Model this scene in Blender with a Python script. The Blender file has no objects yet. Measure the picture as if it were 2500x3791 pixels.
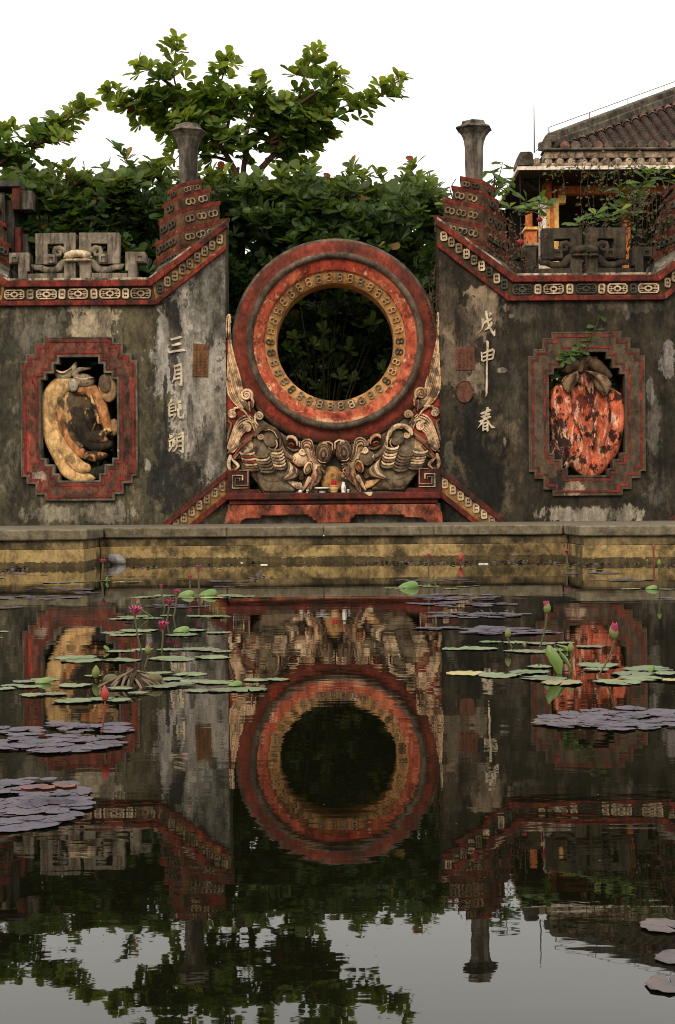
import bpy, math, random
import numpy as np
from mathutils import Vector, Matrix, noise
from mathutils.geometry import tessellate_polygon
random.seed(7); np.random.seed(7)
R = math.radians
scene = bpy.context.scene
COL = scene.collection

# ------------------------------------------------------------------ camera, sky, sun, exposure
F, CX, CY, HC, CAMY, ROLL = 5700.0, 1250.0, 1880.0, 0.57, -20.0, R(0.45)
cam = bpy.data.objects.new('camera', bpy.data.cameras.new('camera'))
COL.objects.link(cam)
cam.location = (0, CAMY, HC)
cam.rotation_euler = (Matrix.Rotation(R(90), 4, 'X') @ Matrix.Rotation(-ROLL, 4, 'Z')).to_euler()
cam.data.sensor_fit = 'HORIZONTAL'; cam.data.sensor_width = 36.0
cam.data.lens = 36.0 * F / 2500.0
cam.data.shift_y = -15.5 / 2500.0
cam.data.clip_end = 3000
scene.camera = cam

world = bpy.data.worlds.new('World'); scene.world = world; world.use_nodes = True
wn, wl = world.node_tree.nodes, world.node_tree.links
wn.clear()
w_out = wn.new('ShaderNodeOutputWorld'); w_bg = wn.new('ShaderNodeBackground')
w_sky = wn.new('ShaderNodeTexSky'); w_sky.sky_type = 'NISHITA'; w_sky.sun_disc = False
SUN_EL, SUN_AZ = R(34), R(200)
w_sky.sun_elevation = SUN_EL; w_sky.sun_rotation = SUN_AZ
w_hs = wn.new('ShaderNodeHueSaturation'); w_hs.inputs['Saturation'].default_value = 0.05
w_mix = wn.new('ShaderNodeMix'); w_mix.data_type = 'RGBA'; w_mix.inputs[0].default_value = 0.88
# overcast layer: cloud deck, a little brighter overhead than at the horizon
w_tc = wn.new('ShaderNodeTexCoord'); w_sep = wn.new('ShaderNodeSeparateXYZ')
w_ramp = wn.new('ShaderNodeValToRGB')
w_ramp.color_ramp.elements[0].position = 0.0; w_ramp.color_ramp.elements[0].color = (0.86, 0.86, 0.85, 1)
w_ramp.color_ramp.elements[1].position = 0.9; w_ramp.color_ramp.elements[1].color = (1.28, 1.28, 1.25, 1)
e = w_ramp.color_ramp.elements.new(0.20); e.color = (1.18, 1.18, 1.16, 1)
w_mul = wn.new('ShaderNodeMix'); w_mul.data_type = 'RGBA'; w_mul.blend_type = 'MULTIPLY'; w_mul.inputs[0].default_value = 1
w_mul.inputs[7].default_value = (11.9, 11.5, 10.9, 1)
wl.new(w_tc.outputs['Generated'], w_sep.inputs[0]); wl.new(w_sep.outputs['Z'], w_ramp.inputs[0])
wl.new(w_ramp.outputs[0], w_mul.inputs[6])
wl.new(w_sky.outputs[0], w_hs.inputs['Color']); wl.new(w_hs.outputs[0], w_mix.inputs[6])
wl.new(w_mul.outputs[2], w_mix.inputs[7]); wl.new(w_mix.outputs[2], w_bg.inputs['Color'])
w_bg.inputs['Strength'].default_value = 0.1
wl.new(w_bg.outputs[0], w_out.inputs['Surface'])

sun = bpy.data.objects.new('sun', bpy.data.lights.new('sun', 'SUN')); COL.objects.link(sun)
sun.data.energy = 1.5; sun.data.angle = R(20); sun.data.color = (1.0, 0.82, 0.60)
sd = Vector((math.sin(SUN_AZ) * math.cos(SUN_EL), math.cos(SUN_AZ) * math.cos(SUN_EL), math.sin(SUN_EL)))
sun.rotation_euler = sd.to_track_quat('Z', 'Y').to_euler()
sun.location = (0, -30, 30)

scene.view_settings.view_transform = 'Standard'; scene.view_settings.look = 'None'
scene.view_settings.exposure = 0.12; scene.view_settings.gamma = 1.0
scene.view_settings.use_curve_mapping = False
scene.cycles.pixel_filter_type = 'BLACKMAN_HARRIS'; scene.cycles.filter_width = 1.05
scene.cycles.max_bounces = 8; scene.cycles.caustics_reflective = False; scene.cycles.caustics_refractive = False

# ------------------------------------------------------------------ measuring helpers (photo pixels -> points in the place)
CR, SR = math.cos(ROLL), math.sin(ROLL)
def at0(px, py, Y):                      # level picture coordinates
    d = Y - CAMY
    return Vector(((px - CX) * d / F, Y, HC - (py - CY) * d / F))
def unroll(px, py):
    u, v = px - CX, py - CY
    return CX + u * CR - v * SR, CY + u * SR + v * CR
def at(px, py, Y):
    return at0(*unroll(px, py), Y)
def wat(px, py, z=0.0):                  # point on the pond
    x, y = unroll(px, py)
    d = F * (HC - z) / (y - CY)
    return Vector(((x - CX) * d / F, CAMY + d, z))

# ------------------------------------------------------------------ mesh helpers
class MB:
    def __init__(s): s.v = []; s.f = []; s.c = None
    def add(s, vs, fs):
        b = len(s.v); s.v += [tuple(p) for p in vs]; s.f += [tuple(i + b for i in f) for f in fs]
        return s
    def prism(s, outer, fn, df, db, holes=()):
        """polygon (with holes) in 2D; fn(x, y, d) -> 3D, front at df, back at db"""
        loops = [list(outer)] + [list(h) for h in holes]
        flat = [p for l in loops for p in l]
        tris = tessellate_polygon([[Vector((p[0], p[1], 0)) for p in l] for l in loops])
        n = len(flat)
        vs = [fn(p[0], p[1], df) for p in flat] + [fn(p[0], p[1], db) for p in flat]
        fs = []
        fr = []
        for t in tris:
            a, b, c = (Vector(vs[i]) for i in t)
            nn = (b - a).cross(c - a)
            if nn.length < 1e-12: continue
            if nn.y > 0: t = (t[0], t[2], t[1])
            fr.append(tuple(t))
        fs += fr + [(t[0] + n, t[2] + n, t[1] + n) for t in fr]
        o = 0
        for k, l in enumerate(loops):
            m = len(l)
            ar = sum(l[i][0] * l[(i + 1) % m][1] - l[(i + 1) % m][0] * l[i][1] for i in range(m))
            for i in range(m):
                a, b = o + i, o + (i + 1) % m
                q = (a, b, b + n, a + n)
                # photo y points down: a positive shoelace is clockwise in the world
                flip = (ar < 0) != (k > 0)
                fs.append(q[::-1] if flip else q)
            o += m
        return s.add(vs, fs)
    def box(s, x0, x1, y0, y1, z0, z1):
        vs = [(x, y, z) for z in (z0, z1) for y in (y0, y1) for x in (x0, x1)]
        return s.add(vs, [(0, 2, 3, 1), (4, 5, 7, 6), (0, 1, 5, 4), (2, 6, 7, 3), (0, 4, 6, 2), (1, 3, 7, 5)])
    def tube(s, pts, rad, n=8, flat=1.0, cap=True):
        """swept tube; flat scales it along world Y"""
        pts = [Vector(p) for p in pts]; m = len(pts)
        if not hasattr(rad, '__len__'): rad = [rad] * m
        vs, fs = [], []
        ref = None
        for i, p in enumerate(pts):
            t = (pts[min(i + 1, m - 1)] - pts[max(i - 1, 0)])
            t = t.normalized() if t.length > 1e-9 else Vector((0, 0, 1))
            if ref is None: ref = Vector((0, 1, 0)) if abs(t.y) < .8 else Vector((1, 0, 0))
            a = t.cross(ref)
            a = a.normalized() if a.length > 1e-6 else Vector((1, 0, 0))
            b = t.cross(a).normalized()
            ref = -b if ref.dot(-b) > 0 else b
            for k in range(n):
                w = 2 * math.pi * k / n
                off = (a * math.cos(w) + b * math.sin(w)) * rad[i]
                off.y *= flat
                vs.append(p + off)
        for i in range(m - 1):
            for k in range(n):
                q = (i * n + k, i * n + (k + 1) % n, (i + 1) * n + (k + 1) % n, (i + 1) * n + k)
                fs.append(q)
        if cap:
            fs.append(tuple(range(n - 1, -1, -1))); fs.append(tuple((m - 1) * n + k for k in range(n)))
        return s.add(vs, fs)
    def lathe(s, prof, c=(0, 0, 0), n=16, rot=0.0, axis='z', sx=1.0):
        """prof: (radius, height along the axis)"""
        vs, fs = [], []; m = len(prof); c = Vector(c)
        for r, h in prof:
            for k in range(n):
                w = rot + 2 * math.pi * k / n
                if axis == 'z': vs.append(c + Vector((r * math.cos(w) * sx, r * math.sin(w), h)))
                else: vs.append(c + Vector((r * math.cos(w) * sx, h, r * math.sin(w))))
        for i in range(m - 1):
            for k in range(n):
                q = (i * n + k, i * n + (k + 1) % n, (i + 1) * n + (k + 1) % n, (i + 1) * n + k)
                fs.append(q if axis == 'z' else q[::-1])
        if axis == 'z':
            fs.append(tuple(range(n - 1, -1, -1))); fs.append(tuple((m - 1) * n + k for k in range(n)))
        return s.add(vs, fs)
    def ellipsoid(s, c, rx, ry, rz, n=10, m=6, M=None):
        vs, fs = [], []; c = Vector(c)
        for i in range(m + 1):
            a = -math.pi / 2 + math.pi * i / m
            for k in range(n):
                w = 2 * math.pi * k / n
                p = Vector((rx * math.cos(a) * math.cos(w), ry * math.cos(a) * math.sin(w), rz * math.sin(a)))
                if M: p = M @ p
                vs.append(c + p)
        for i in range(m):
            for k in range(n):
                fs.append((i * n + k, i * n + (k + 1) % n, (i + 1) * n + (k + 1) % n, (i + 1) * n + k))
        return s.add(vs, fs)

def root_loc(o):
    p = Vector((0, 0, 0))
    while o is not None:
        p += o.location; o = o.parent
    return p
def make_mesh(name, mb, mat, smooth=False, off=None):
    me = bpy.data.meshes.new(name)
    v = mb.v if off is None else [(p[0] - off[0], p[1] - off[1], p[2] - off[2]) for p in mb.v]
    me.from_pydata(v, [], mb.f)
    if mb.c is not None:
        a = me.color_attributes.new('Col', 'FLOAT_COLOR', 'POINT')
        a.data.foreach_set('color', np.asarray(mb.c, dtype=np.float32).ravel())
    if smooth: me.shade_smooth()
    if mat: me.materials.append(mat)
    me.update()
    return me
def obj(name, mb, mat, parent=None, smooth=False, bevel=0.0, own_origin=False, seg=1):
    """one mesh object; mb in world coordinates"""
    off = root_loc(parent)
    o = bpy.data.objects.new(name, None) if mb is None else None
    if own_origin:
        vs = np.array(mb.v); c = Vector((vs.min(0) + vs.max(0)) / 2)
    else: c = off
    me = make_mesh(name, mb, mat, smooth, c)
    o = bpy.data.objects.new(name, me); COL.objects.link(o)
    o.location = c - off if parent else c
    if parent: o.parent = parent
    if bevel:
        b = o.modifiers.new('bevel', 'BEVEL'); b.width = bevel; b.segments = seg; b.limit_method = 'ANGLE'; b.angle_limit = R(35)
        b.use_clamp_overlap = True
    return o
def inst(name, me, parent, loc, rot=(0, 0, 0), scale=(1, 1, 1), M=None):
    o = bpy.data.objects.new(name, me); COL.objects.link(o)
    off = root_loc(parent)
    if M is not None:
        M = M.copy(); M.translation = Vector(loc) - off; o.matrix_local = M
    else:
        o.location = Vector(loc) - off; o.rotation_euler = rot; o.scale = scale
    o.parent = parent
    return o
def thing(name, loc, label, cat, group=None):
    o = bpy.data.objects.new(name, None); COL.objects.link(o); o.location = loc
    o.empty_display_size = .1
    return tag(o, label, cat, group)
def tag(o, label, cat, group=None):
    o['label'] = label; o['category'] = cat
    if group: o['group'] = group
    return o
def struct(name, mb, mat, **k):
    o = obj(name, mb, mat, **k); o['kind'] = 'structure'; return o

# ------------------------------------------------------------------ materials
class NT:
    def __init__(s, name):
        s.m = bpy.data.materials.new(name); s.m.use_nodes = True
        s.t = s.m.node_tree; s.t.nodes.clear()
        s.out = s.n('ShaderNodeOutputMaterial'); s.b = s.n('ShaderNodeBsdfPrincipled')
        s.l(s.b.outputs[0], s.out.inputs['Surface'])
    def n(s, k, **p):
        o = s.t.nodes.new(k)
        for a, b in p.items(): setattr(o, a, b)
        return o
    def l(s, a, b): s.t.links.new(a, b)
    def pos(s):
        if not hasattr(s, '_p'): s._p = s.n('ShaderNodeNewGeometry').outputs['Position']
        return s._p
    def vscale(s, v, sc):
        o = s.n('ShaderNodeVectorMath', operation='MULTIPLY'); s.l(v, o.inputs[0]); o.inputs[1].default_value = sc
        return o.outputs[0]
    def noise(s, scale, detail=6, rough=.6, stretch=None, dist=0.0, off=None):
        v = s.pos()
        if off:
            a = s.n('ShaderNodeVectorMath', operation='ADD'); s.l(v, a.inputs[0]); a.inputs[1].default_value = off; v = a.outputs[0]
        if stretch: v = s.vscale(v, stretch)
        o = s.n('ShaderNodeTexNoise'); s.l(v, o.inputs['Vector'])
        o.inputs['Scale'].default_value = scale; o.inputs['Detail'].default_value = detail
        o.inputs['Roughness'].default_value = rough; o.inputs['Distortion'].default_value = dist
        return o.outputs['Fac']
    def ramp(s, fac, a, b, lo=0.0, hi=1.0):
        o = s.n('ShaderNodeMapRange'); o.clamp = True; o.interpolation_type = 'SMOOTHSTEP'
        s.l(fac, o.inputs['Value'])
        for i, x in zip((1, 2, 3, 4), (a, b, lo, hi)): o.inputs[i].default_value = x
        return o.outputs[0]
    def math(s, op, a, b=None):
        o = s.n('ShaderNodeMath', operation=op)
        for i, x in enumerate((a, b)):
            if x is None: continue
            if isinstance(x, (int, float)): o.inputs[i].default_value = x
            else: s.l(x, o.inputs[i])
        return o.outputs[0]
    def mix(s, fac, a, b, mode='MIX'):
        o = s.n('ShaderNodeMix', data_type='RGBA', blend_type=mode)
        for i, x in ((0, fac), (6, a), (7, b)):
            if isinstance(x, (int, float)): o.inputs[i].default_value = x
            elif isinstance(x, (tuple, list)): o.inputs[i].default_value = (*x[:3], 1)
            else: s.l(x, o.inputs[i])
        return o.outputs[2]
    def bump(s, h, strength=.5, dist=.01):
        o = s.n('ShaderNodeBump'); o.inputs['Strength'].default_value = strength; o.inputs['Distance'].default_value = dist
        s.l(h, o.inputs['Height']); s.l(o.outputs[0], s.b.inputs['Normal'])
    def patch(s, c, x, z, rx, rz, col, strength, edge):
        """a stain of its own shape at world (x, z)"""
        v = s.n('ShaderNodeVectorMath', operation='SUBTRACT'); s.l(s.pos(), v.inputs[0]); v.inputs[1].default_value = (x, 0, z)
        d = s.vscale(v.outputs[0], (1 / rx, 0, 1 / rz))
        ln = s.n('ShaderNodeVectorMath', operation='LENGTH'); s.l(d, ln.inputs[0])
        t = s.math('ADD', ln.outputs['Value'], edge)
        m = s.ramp(t, 1.12, .86, 0.0, strength)
        return s.mix(m, c, col)

CHS = {}
def weathered(name, c1, c2, scale=2.5, grime=(.02, .018, .012), gs=.5, gscale=2.0, stretch=(3, 3, .5), glo=.45, ghi=.75,
              chip=None, cthr=.62, cscale=9, speck=.5, rough=.88, bump=.9, bdist=.014, patches=(), attr=False, spec=.2, streak=None, mott=.55, bloom=None):
    t = NT(name); m = t.m
    n1 = t.noise(scale, 9, .65); n2 = t.noise(scale * 5.3, 6, .7, off=(3, 7, 1))
    if attr:
        a = t.n('ShaderNodeAttribute'); a.attribute_name = 'Col'; base = a.outputs['Color']
        c = t.mix(t.ramp(n1, .35, .68, 0, .45), base, t.mix(1.0, base, c2, 'MULTIPLY'))
    else:
        c = t.mix(t.ramp(n1, .36, .66), c1, c2)
    if patches:
        edge = t.math('ADD', t.math('MULTIPLY', t.math('SUBTRACT', t.noise(7, 9, .72, off=(1, 2, 3), stretch=(1, 1, .6)), .5), 3.6),
                      t.math('MULTIPLY', t.math('SUBTRACT', n1, .5), 2.2))
        for p in patches: c = t.patch(c, *p, edge)
    if bloom:
        bl = t.noise(bloom[1], 10, .72, off=(21, 3, 8), stretch=(1.6, 1.6, .8), dist=.5)
        c = t.mix(t.ramp(bl, .53, .66, 0, bloom[2]), c, bloom[0])
        bd = t.noise(bloom[1] * 1.7, 10, .74, off=(31, 13, 2), stretch=(2.2, 2.2, .5), dist=.3)
        c = t.mix(t.ramp(bd, .54, .66, 0, .8), c, grime)
    if chip:
        k = t.noise(cscale, 8, .68, off=(11, 4, 9), dist=.3, stretch=CHS.get(name))
        c = t.mix(t.ramp(k, cthr, cthr + .05), c, chip)
    if streak:
        sk = t.noise(1.0, 5, .6, stretch=(22, 22, 1.1), off=(5, 5, 5))
        c = t.mix(t.ramp(sk, .52, .72, 0, streak[1]), c, streak[0])
    g = t.noise(gscale, 9, .68, stretch=stretch, off=(9, 1, 4))
    c = t.mix(t.ramp(g, glo, ghi, 0, gs), c, grime)
    fine = t.noise(scale * 18, 4, .7, off=(2, 2, 8))
    if mott:
        mo = t.noise(9.0, 10, .78, off=(6, 2, 5), stretch=(1.3, 1.3, .8), dist=.4)
        vm = t.n('ShaderNodeVectorMath', operation='SCALE'); t.l(c, vm.inputs[0])
        t.l(t.ramp(mo, .30, .70, 1 - mott, 1 + mott * .75), vm.inputs['Scale']); c = vm.outputs[0]
    c = t.mix(t.ramp(fine, .42, .3, 0, speck), c, (grime[0] * 1.2, grime[1] * 1.2, grime[2] * 1.2))
    t.l(c, t.b.inputs['Base Color'])
    t.b.inputs['Roughness'].default_value = rough; t.b.inputs['Specular IOR Level'].default_value = spec
    t.bump(t.math('ADD', t.math('MULTIPLY', n2, .6), t.math('MULTIPLY', fine, .4)), bump, bdist)
    return m
def plain(name, c1, c2=None, rough=.6, scale=8, bump=0.0, spec=.3, emit=None):
    t = NT(name)
    if c2:
        c = t.mix(t.ramp(t.noise(scale, 5), .35, .65), c1, c2); t.l(c, t.b.inputs['Base Color'])
    else: t.b.inputs['Base Color'].default_value = (*c1, 1)
    t.b.inputs['Roughness'].default_value = rough; t.b.inputs['Specular IOR Level'].default_value = spec
    if bump: t.bump(t.noise(scale * 4, 4), bump, .005)
    return t.m
def leafy(name, transl=.35, rough=.4, spec=.4, dark=1.0):
    t = NT(name)
    a = t.n('ShaderNodeAttribute'); a.attribute_name = 'Col'
    t.l(a.outputs['Color'], t.b.inputs['Base Color'])
    t.b.inputs['Roughness'].default_value = rough; t.b.inputs['Specular IOR Level'].default_value = spec
    tr = t.n('ShaderNodeBsdfTranslucent')
    c = t.mix(1.0, a.outputs['Color'], (1.5, 1.35, .5), 'MULTIPLY'); t.l(c, tr.inputs['Color'])
    ms = t.n('ShaderNodeMixShader'); ms.inputs[0].default_value = transl
    t.l(t.b.outputs[0], ms.inputs[1]); t.l(tr.outputs[0], ms.inputs[2]); t.l(ms.outputs[0], t.out.inputs['Surface'])
    return t.m

def P0(px, py):  # wall-plane position of a photo pixel, for stains
    p = at(px, py, 0.0); return p.x, p.z
def PT(px, py, rx, ry, col, s=.85):
    x, z = P0(px, py); return (x, z, rx / 285, ry / 285, col, s)

CHS['peeling_orange_red_fruit'] = (1.6, 1.6, .45)
M = {}
M['wall_l'] = weathered('plaster_wall_left', (.054, .048, .028), (.098, .086, .053), 1.6, (.016, .015, .011), .8, 1.5, (1.9, 1.9, .75), .42, .66, speck=.45, bump=.8,
    streak=((.02, .019, .014), .4), bloom=((.27, .22, .155), 1.5, .62), patches=[
    PT(500, 1450, 75, 420, (.13, .105, .06), .6), PT(720, 1420, 135, 420, (.40, .355, .30), .95), PT(770, 1080, 80, 190, (.175, .163, .132), .8), PT(800, 1600, 50, 260, (.33, .29, .23), .7),
    PT(345, 1190, 100, 70, (.42, .34, .23), .9), PT(205, 1200, 40, 60, (.20, .175, .135), .7), PT(80, 1230, 70, 90, (.16, .145, .115), .6),
    PT(300, 1895, 175, 34, (.27, .235, .17), .85), PT(635, 1200, 32, 85, (.018, .018, .018), .95), PT(600, 1290, 22, 150, (.34, .31, .27), .7),
    PT(640, 1330, 14, 110, (.03, .03, .03), .9), PT(640, 1790, 100, 110, (.018, .018, .016), .9), PT(600, 1690, 26, 190, (.02, .02, .018), .85),
    PT(612, 1535, 10, 130, (.02, .02, .02), .9), PT(545, 1720, 16, 26, (.4, .36, .3), .8), PT(30, 1500, 40, 380, (.03, .03, .022), .6), PT(700, 1560, 12, 90, (.09, .08, .07), .7)])
M['wall_r'] = weathered('plaster_wall_right', (.022, .019, .0125), (.050, .040, .026), 2.0, (.009, .0085, .0065), .8, 1.6, (1.9, 1.9, .7), .40, .66, speck=.4, bump=.8,
    streak=((.012, .012, .010), .4), bloom=((.19, .135, .085), 1.6, .5), patches=[
    PT(1790, 1170, 70, 85, (.30, .225, .15), .75), PT(1700, 1290, 70, 140, (.17, .125, .085), .8), PT(1660, 1120, 40, 120, (.14, .105, .07), .7),
    PT(1800, 1070, 60, 22, (.34, .25, .16), .8), PT(1770, 1400, 30, 60, (.26, .20, .13), .8), PT(2470, 1330, 32, 70, (.30, .27, .25), .85),
    PT(2410, 1450, 14, 60, (.26, .24, .21), .7), PT(2190, 1905, 165, 32, (.34, .29, .22), .9), PT(1668, 1690, 18, 60, (.2, .18, .13), .6),
    PT(1870, 1630, 7, 24, (.32, .28, .22), .8), PT(1860, 1370, 14, 9, (.36, .31, .25), .8), PT(1892, 1170, 9, 8, (.3, .2, .15), .8),
    PT(2440, 1820, 50, 70, (.16, .14, .11), .5), PT(1960, 1150, 60, 40, (.12, .10, .075), .5), PT(2330, 1130, 120, 26, (.14, .115, .085), .55), PT(1900, 1500, 26, 160, (.09, .08, .06), .5), PT(2420, 1560, 26, 120, (.16, .14, .115), .55), PT(1680, 1220, 30, 40, (.26, .19, .12), .7), PT(2320, 1160, 14, 40, (.2, .17, .13), .6), PT(1770, 1730, 115, 230, (.009, .0095, .008), .8), PT(1668, 1690, 16, 56, (.15, .135, .10), .7)])
M['red'] = weathered('red_limewash', (.235, .034, .020), (.13, .022, .015), 3.0, (.022, .016, .012), .85, 3.0, (1.4, 1.4, 1.0), .43, .64, chip=(.46, .17, .10), cthr=.62, cscale=6, speck=.5, mott=.65, bloom=((.05, .03, .022), 2.6, .7))
M['apron'] = weathered('worn_orange_limewash', (.33, .082, .042), (.20, .045, .026), 3.0, (.03, .021, .014), .85, 3.4, (1.2, 1.2, 1.0), .45, .65, chip=(.52, .30, .18), cthr=.66, cscale=7, speck=.5, mott=.8, bloom=((.36, .19, .11), 2.0, .6))
M['lip'] = weathered('whitewash_coping_lip', (.52, .42, .32), (.36, .28, .2), 3.0, (.06, .048, .034), .95, 3.6, (1.2, 1.2, 1.0), .44, .54, speck=.5)
M['red_dark'] = weathered('dark_red_limewash', (.145, .024, .016), (.075, .02, .014), 3.0, (.024, .019, .014), .9, 2.5, (1.4, 1.4, 1.0), .44, .64, chip=(.34, .12, .07), cthr=.70, speck=.4)
M['ring_outer'] = weathered('outer_ring_limewash', (.22, .042, .025), (.115, .028, .019), 2.4, (.035, .02, .014), .75, 1.6, (1.4, 1.4, 1.0), .46, .68, chip=(.34, .045, .025), cthr=.62, cscale=2.2, speck=.4)
M['ring_inner'] = weathered('orange_red_limewash', (.54, .145, .07), (.40, .075, .038), 3.2, (.12, .022, .014), .85, 6.0, (1, 1, 1), .48, .62, chip=(.68, .38, .23), cthr=.565, cscale=8, speck=.35,
    patches=[PT(1240, 950, 190, 55, (.30, .025, .016), .7), PT(1020, 1150, 60, 190, (.28, .03, .018), .5), PT(1250, 1580, 150, 34, (.58, .36, .22), .7)])
M['relief_ground'] = weathered('tan_relief_ground', (.20, .145, .095), (.13, .09, .06), 4, (.04, .028, .018), .8, 4, (1, 1, 1), .45, .65, chip=(.30, .05, .03), cthr=.64, cscale=4)
M['rim'] = weathered('mossy_plaster_rim', (.088, .060, .040), (.165, .122, .085), 5.0, (.02, .018, .013), .7, 3.0, (1, 1, 1), .45, .65, chip=(.36, .29, .21), cthr=.66, cscale=14, speck=.5)
M['ochre'] = weathered('ochre_limewash', (.56, .30, .11), (.40, .195, .07), 3.5, (.06, .04, .02), .75, 2.6, (1, 1, 1), .50, .68, speck=.35,
    patches=[PT(1240, 1520, 190, 50, (.085, .06, .035), .8)])
M['cream'] = weathered('cream_plaster', (.62, .48, .33), (.46, .33, .21), 6, (.09, .06, .035), .7, 5, (1, 1, 1), .5, .68, speck=.4)
M['cream_dirty'] = weathered('grimy_cream_plaster', (.42, .31, .20), (.2, .14, .085), 6, (.05, .036, .022), .75, 5, (1, 1, 1), .45, .65, speck=.4)
M['motif_dark'] = weathered('blackened_and_shaded_plaster', (.055, .05, .042), (.09, .08, .065), 6, (.02, .018, .015), .6, speck=.4)  # real blackening, and shade painted on tier coins and the key fret
M['frieze_bg'] = weathered('dark_frieze_ground', (.05, .035, .02), (.09, .06, .03), 4, (.012, .010, .008), .7, speck=.4)
M['frieze_yellow'] = weathered('yellow_frieze_ground', (.36, .20, .06), (.20, .11, .04), 4, (.04, .028, .014), .75, 3, (1, 1, 1), .45, .66, speck=.4)
M['coping'] = weathered('grey_coping', (.10, .085, .062), (.17, .15, .115), 3, (.022, .02, .014), .8, 2.4, (1.5, 1.5, 1), .42, .66, chip=(.55, .45, .34), cthr=.64, cscale=5)
M['stone_pale'] = weathered('pale_grey_cement', (.29, .235, .175), (.18, .145, .11), 3, (.03, .024, .017), .85, 2.2, (3.4, 3.4, .5), .44, .66, chip=(.5, .42, .33), cthr=.68, cscale=7, streak=((.04, .032, .024), .6))
M['stone_dark'] = weathered('dark_mossy_cement', (.048, .037, .026), (.08, .062, .042), 3, (.012, .011, .008), .8, 2.2, (3.4, 3.4, .5), .42, .66, chip=(.16, .12, .085), cthr=.70, cscale=7)
M['pillar'] = weathered('streaked_pillar_cement', (.13, .108, .085), (.23, .195, .155), 3, (.02, .018, .014), .9, 2.6, (3, 3, .35), .40, .62, chip=(.42, .36, .29), cthr=.66, cscale=6)
M['tier'] = weathered('brown_tier_plaster', (.15, .075, .038), (.085, .045, .026), 4, (.02, .015, .010), .8, 3, (1, 1, 1), .42, .64)
M['frame'] = weathered('worn_red_frame_plaster', (.20, .06, .038), (.12, .052, .035), 5, (.028, .02, .014), .85, 2.6, (1.8, 1.8, .8), .44, .66, chip=(.33, .05, .03), cthr=.58, cscale=4, speck=.5, bloom=((.075, .05, .036), 2.4, .75), mott=.7,
    patches=[PT(145, 1765, 26, 22, (.42, .33, .24), .8), PT(105, 1640, 10, 70, (.42, .06, .035), .8), PT(290, 1835, 60, 12, (.06, .045, .032), .8), PT(420, 1640, 30, 120, (.10, .075, .052), .6), PT(440, 1400, 30, 60, (.10, .07, .05), .6)])
M['frame_r'] = weathered('brown_frame_plaster', (.115, .08, .052), (.085, .06, .04), 5, (.028, .02, .014), .7, 2.6, (1.8, 1.8, .8), .45, .66, chip=(.17, .05, .035), cthr=.66, cscale=4, speck=.5,
    patches=[PT(2120, 1810, 40, 30, (.5, .36, .25), .8), PT(2060, 1790, 30, 40, (.015, .014, .012), .9)])
M['line'] = weathered('red_line_paint', (.27, .034, .024), (.15, .026, .018), 6, (.05, .028, .02), .9, 4, (1, 1, 1), .42, .60, speck=.5)
M['coin'] = weathered('ochre_coin_plaster', (.56, .34, .17), (.42, .24, .11), 5, (.07, .045, .024), .8, 3.2, (1, 1, 1), .5, .66, speck=.4)
M['carving'] = weathered('painted_carving', (1, 1, 1), (.52, .40, .30), 5, (.035, .022, .013), .8, 5.5, (1, 1, 1), .48, .62, attr=True, speck=.45, bump=.7)
M['citron'] = weathered('ochre_carved_fruit', (1, 1, 1), (.72, .50, .34), 5, (.05, .032, .016), .6, 4.4, (1.4, 1.4, .7), .46, .64, attr=True, mott=.6, speck=.4, bump=.7,
    patches=[PT(282, 1495, 56, 54, (.065, .05, .03), .92), PT(306, 1560, 60, 50, (.03, .024, .017), .95), PT(335, 1610, 62, 66, (.016, .014, .011), .96), PT(385, 1720, 40, 46, (.02, .018, .013), .95), PT(232, 1560, 12, 60, (.09, .06, .03), .7), PT(255, 1700, 26, 14, (.10, .06, .03), .6)])  # darkness of the hollow between the lobes is put into the colour
M['pomegranate'] = weathered('peeling_orange_red_fruit', (1, 1, 1), (.66, .20, .12), 7, (.03, .014, .012), .95, 5.6, (1, 1, .8), .53, .57, chip=(.72, .40, .26), cthr=.535, cscale=9, mott=.6, streak=((.74, .40, .26), .55), attr=True, speck=.4, bump=.7,
    patches=[PT(2065, 1640, 52, 95, (.022, .016, .013), .95), PT(2150, 1490, 30, 40, (.06, .014, .012), .8), PT(2070, 1480, 16, 14, (.03, .014, .012), .9), PT(2142, 1620, 18, 16, (.025, .014, .012), .9), PT(2235, 1662, 16, 14, (.025, .014, .012), .9), PT(2200, 1470, 16, 60, (.05, .014, .012), .8), PT(2110, 1735, 40, 40, (.03, .016, .013), .8), PT(2160, 1585, 14, 16, (.03, .016, .013), .9)])
M['glyph'] = weathered('cream_lettering', (.66, .55, .40), (.52, .43, .31), 8, (.22, .18, .13), .6, 6, (1, 1, 1), .5, .7, speck=.2)
M['plaque'] = weathered('brown_plaque', (.185, .088, .040), (.15, .072, .034), 6, (.07, .035, .018), .5, 3, (1, 1, 1), .5, .7, speck=.3)
M['plaque_red'] = weathered('russet_plaque', (.15, .062, .038), (.12, .05, .032), 6, (.05, .025, .016), .5, 3, (1, 1, 1), .5, .7, speck=.3)
M['pond_wall'] = weathered('ochre_pond_wall', (.42, .29, .12), (.32, .22, .092), 2.4, (.025, .021, .013), .85, 1.6, (1.4, 1.4, 1.6), .46, .64, chip=(.50, .36, .17), cthr=.62, cscale=12, speck=.5)
M['pond_upper'] = weathered('grimy_pond_wall_top', (.25, .18, .085), (.17, .125, .062), 2.4, (.02, .018, .012), .85, 1.6, (1.6, 1.6, 1.6), .42, .60, speck=.5, streak=((.08, .06, .035), .25))
M['slime'] = weathered('dark_waterline_algae', (.075, .056, .027), (.12, .085, .038), 4, (.02, .017, .010), .6)
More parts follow.
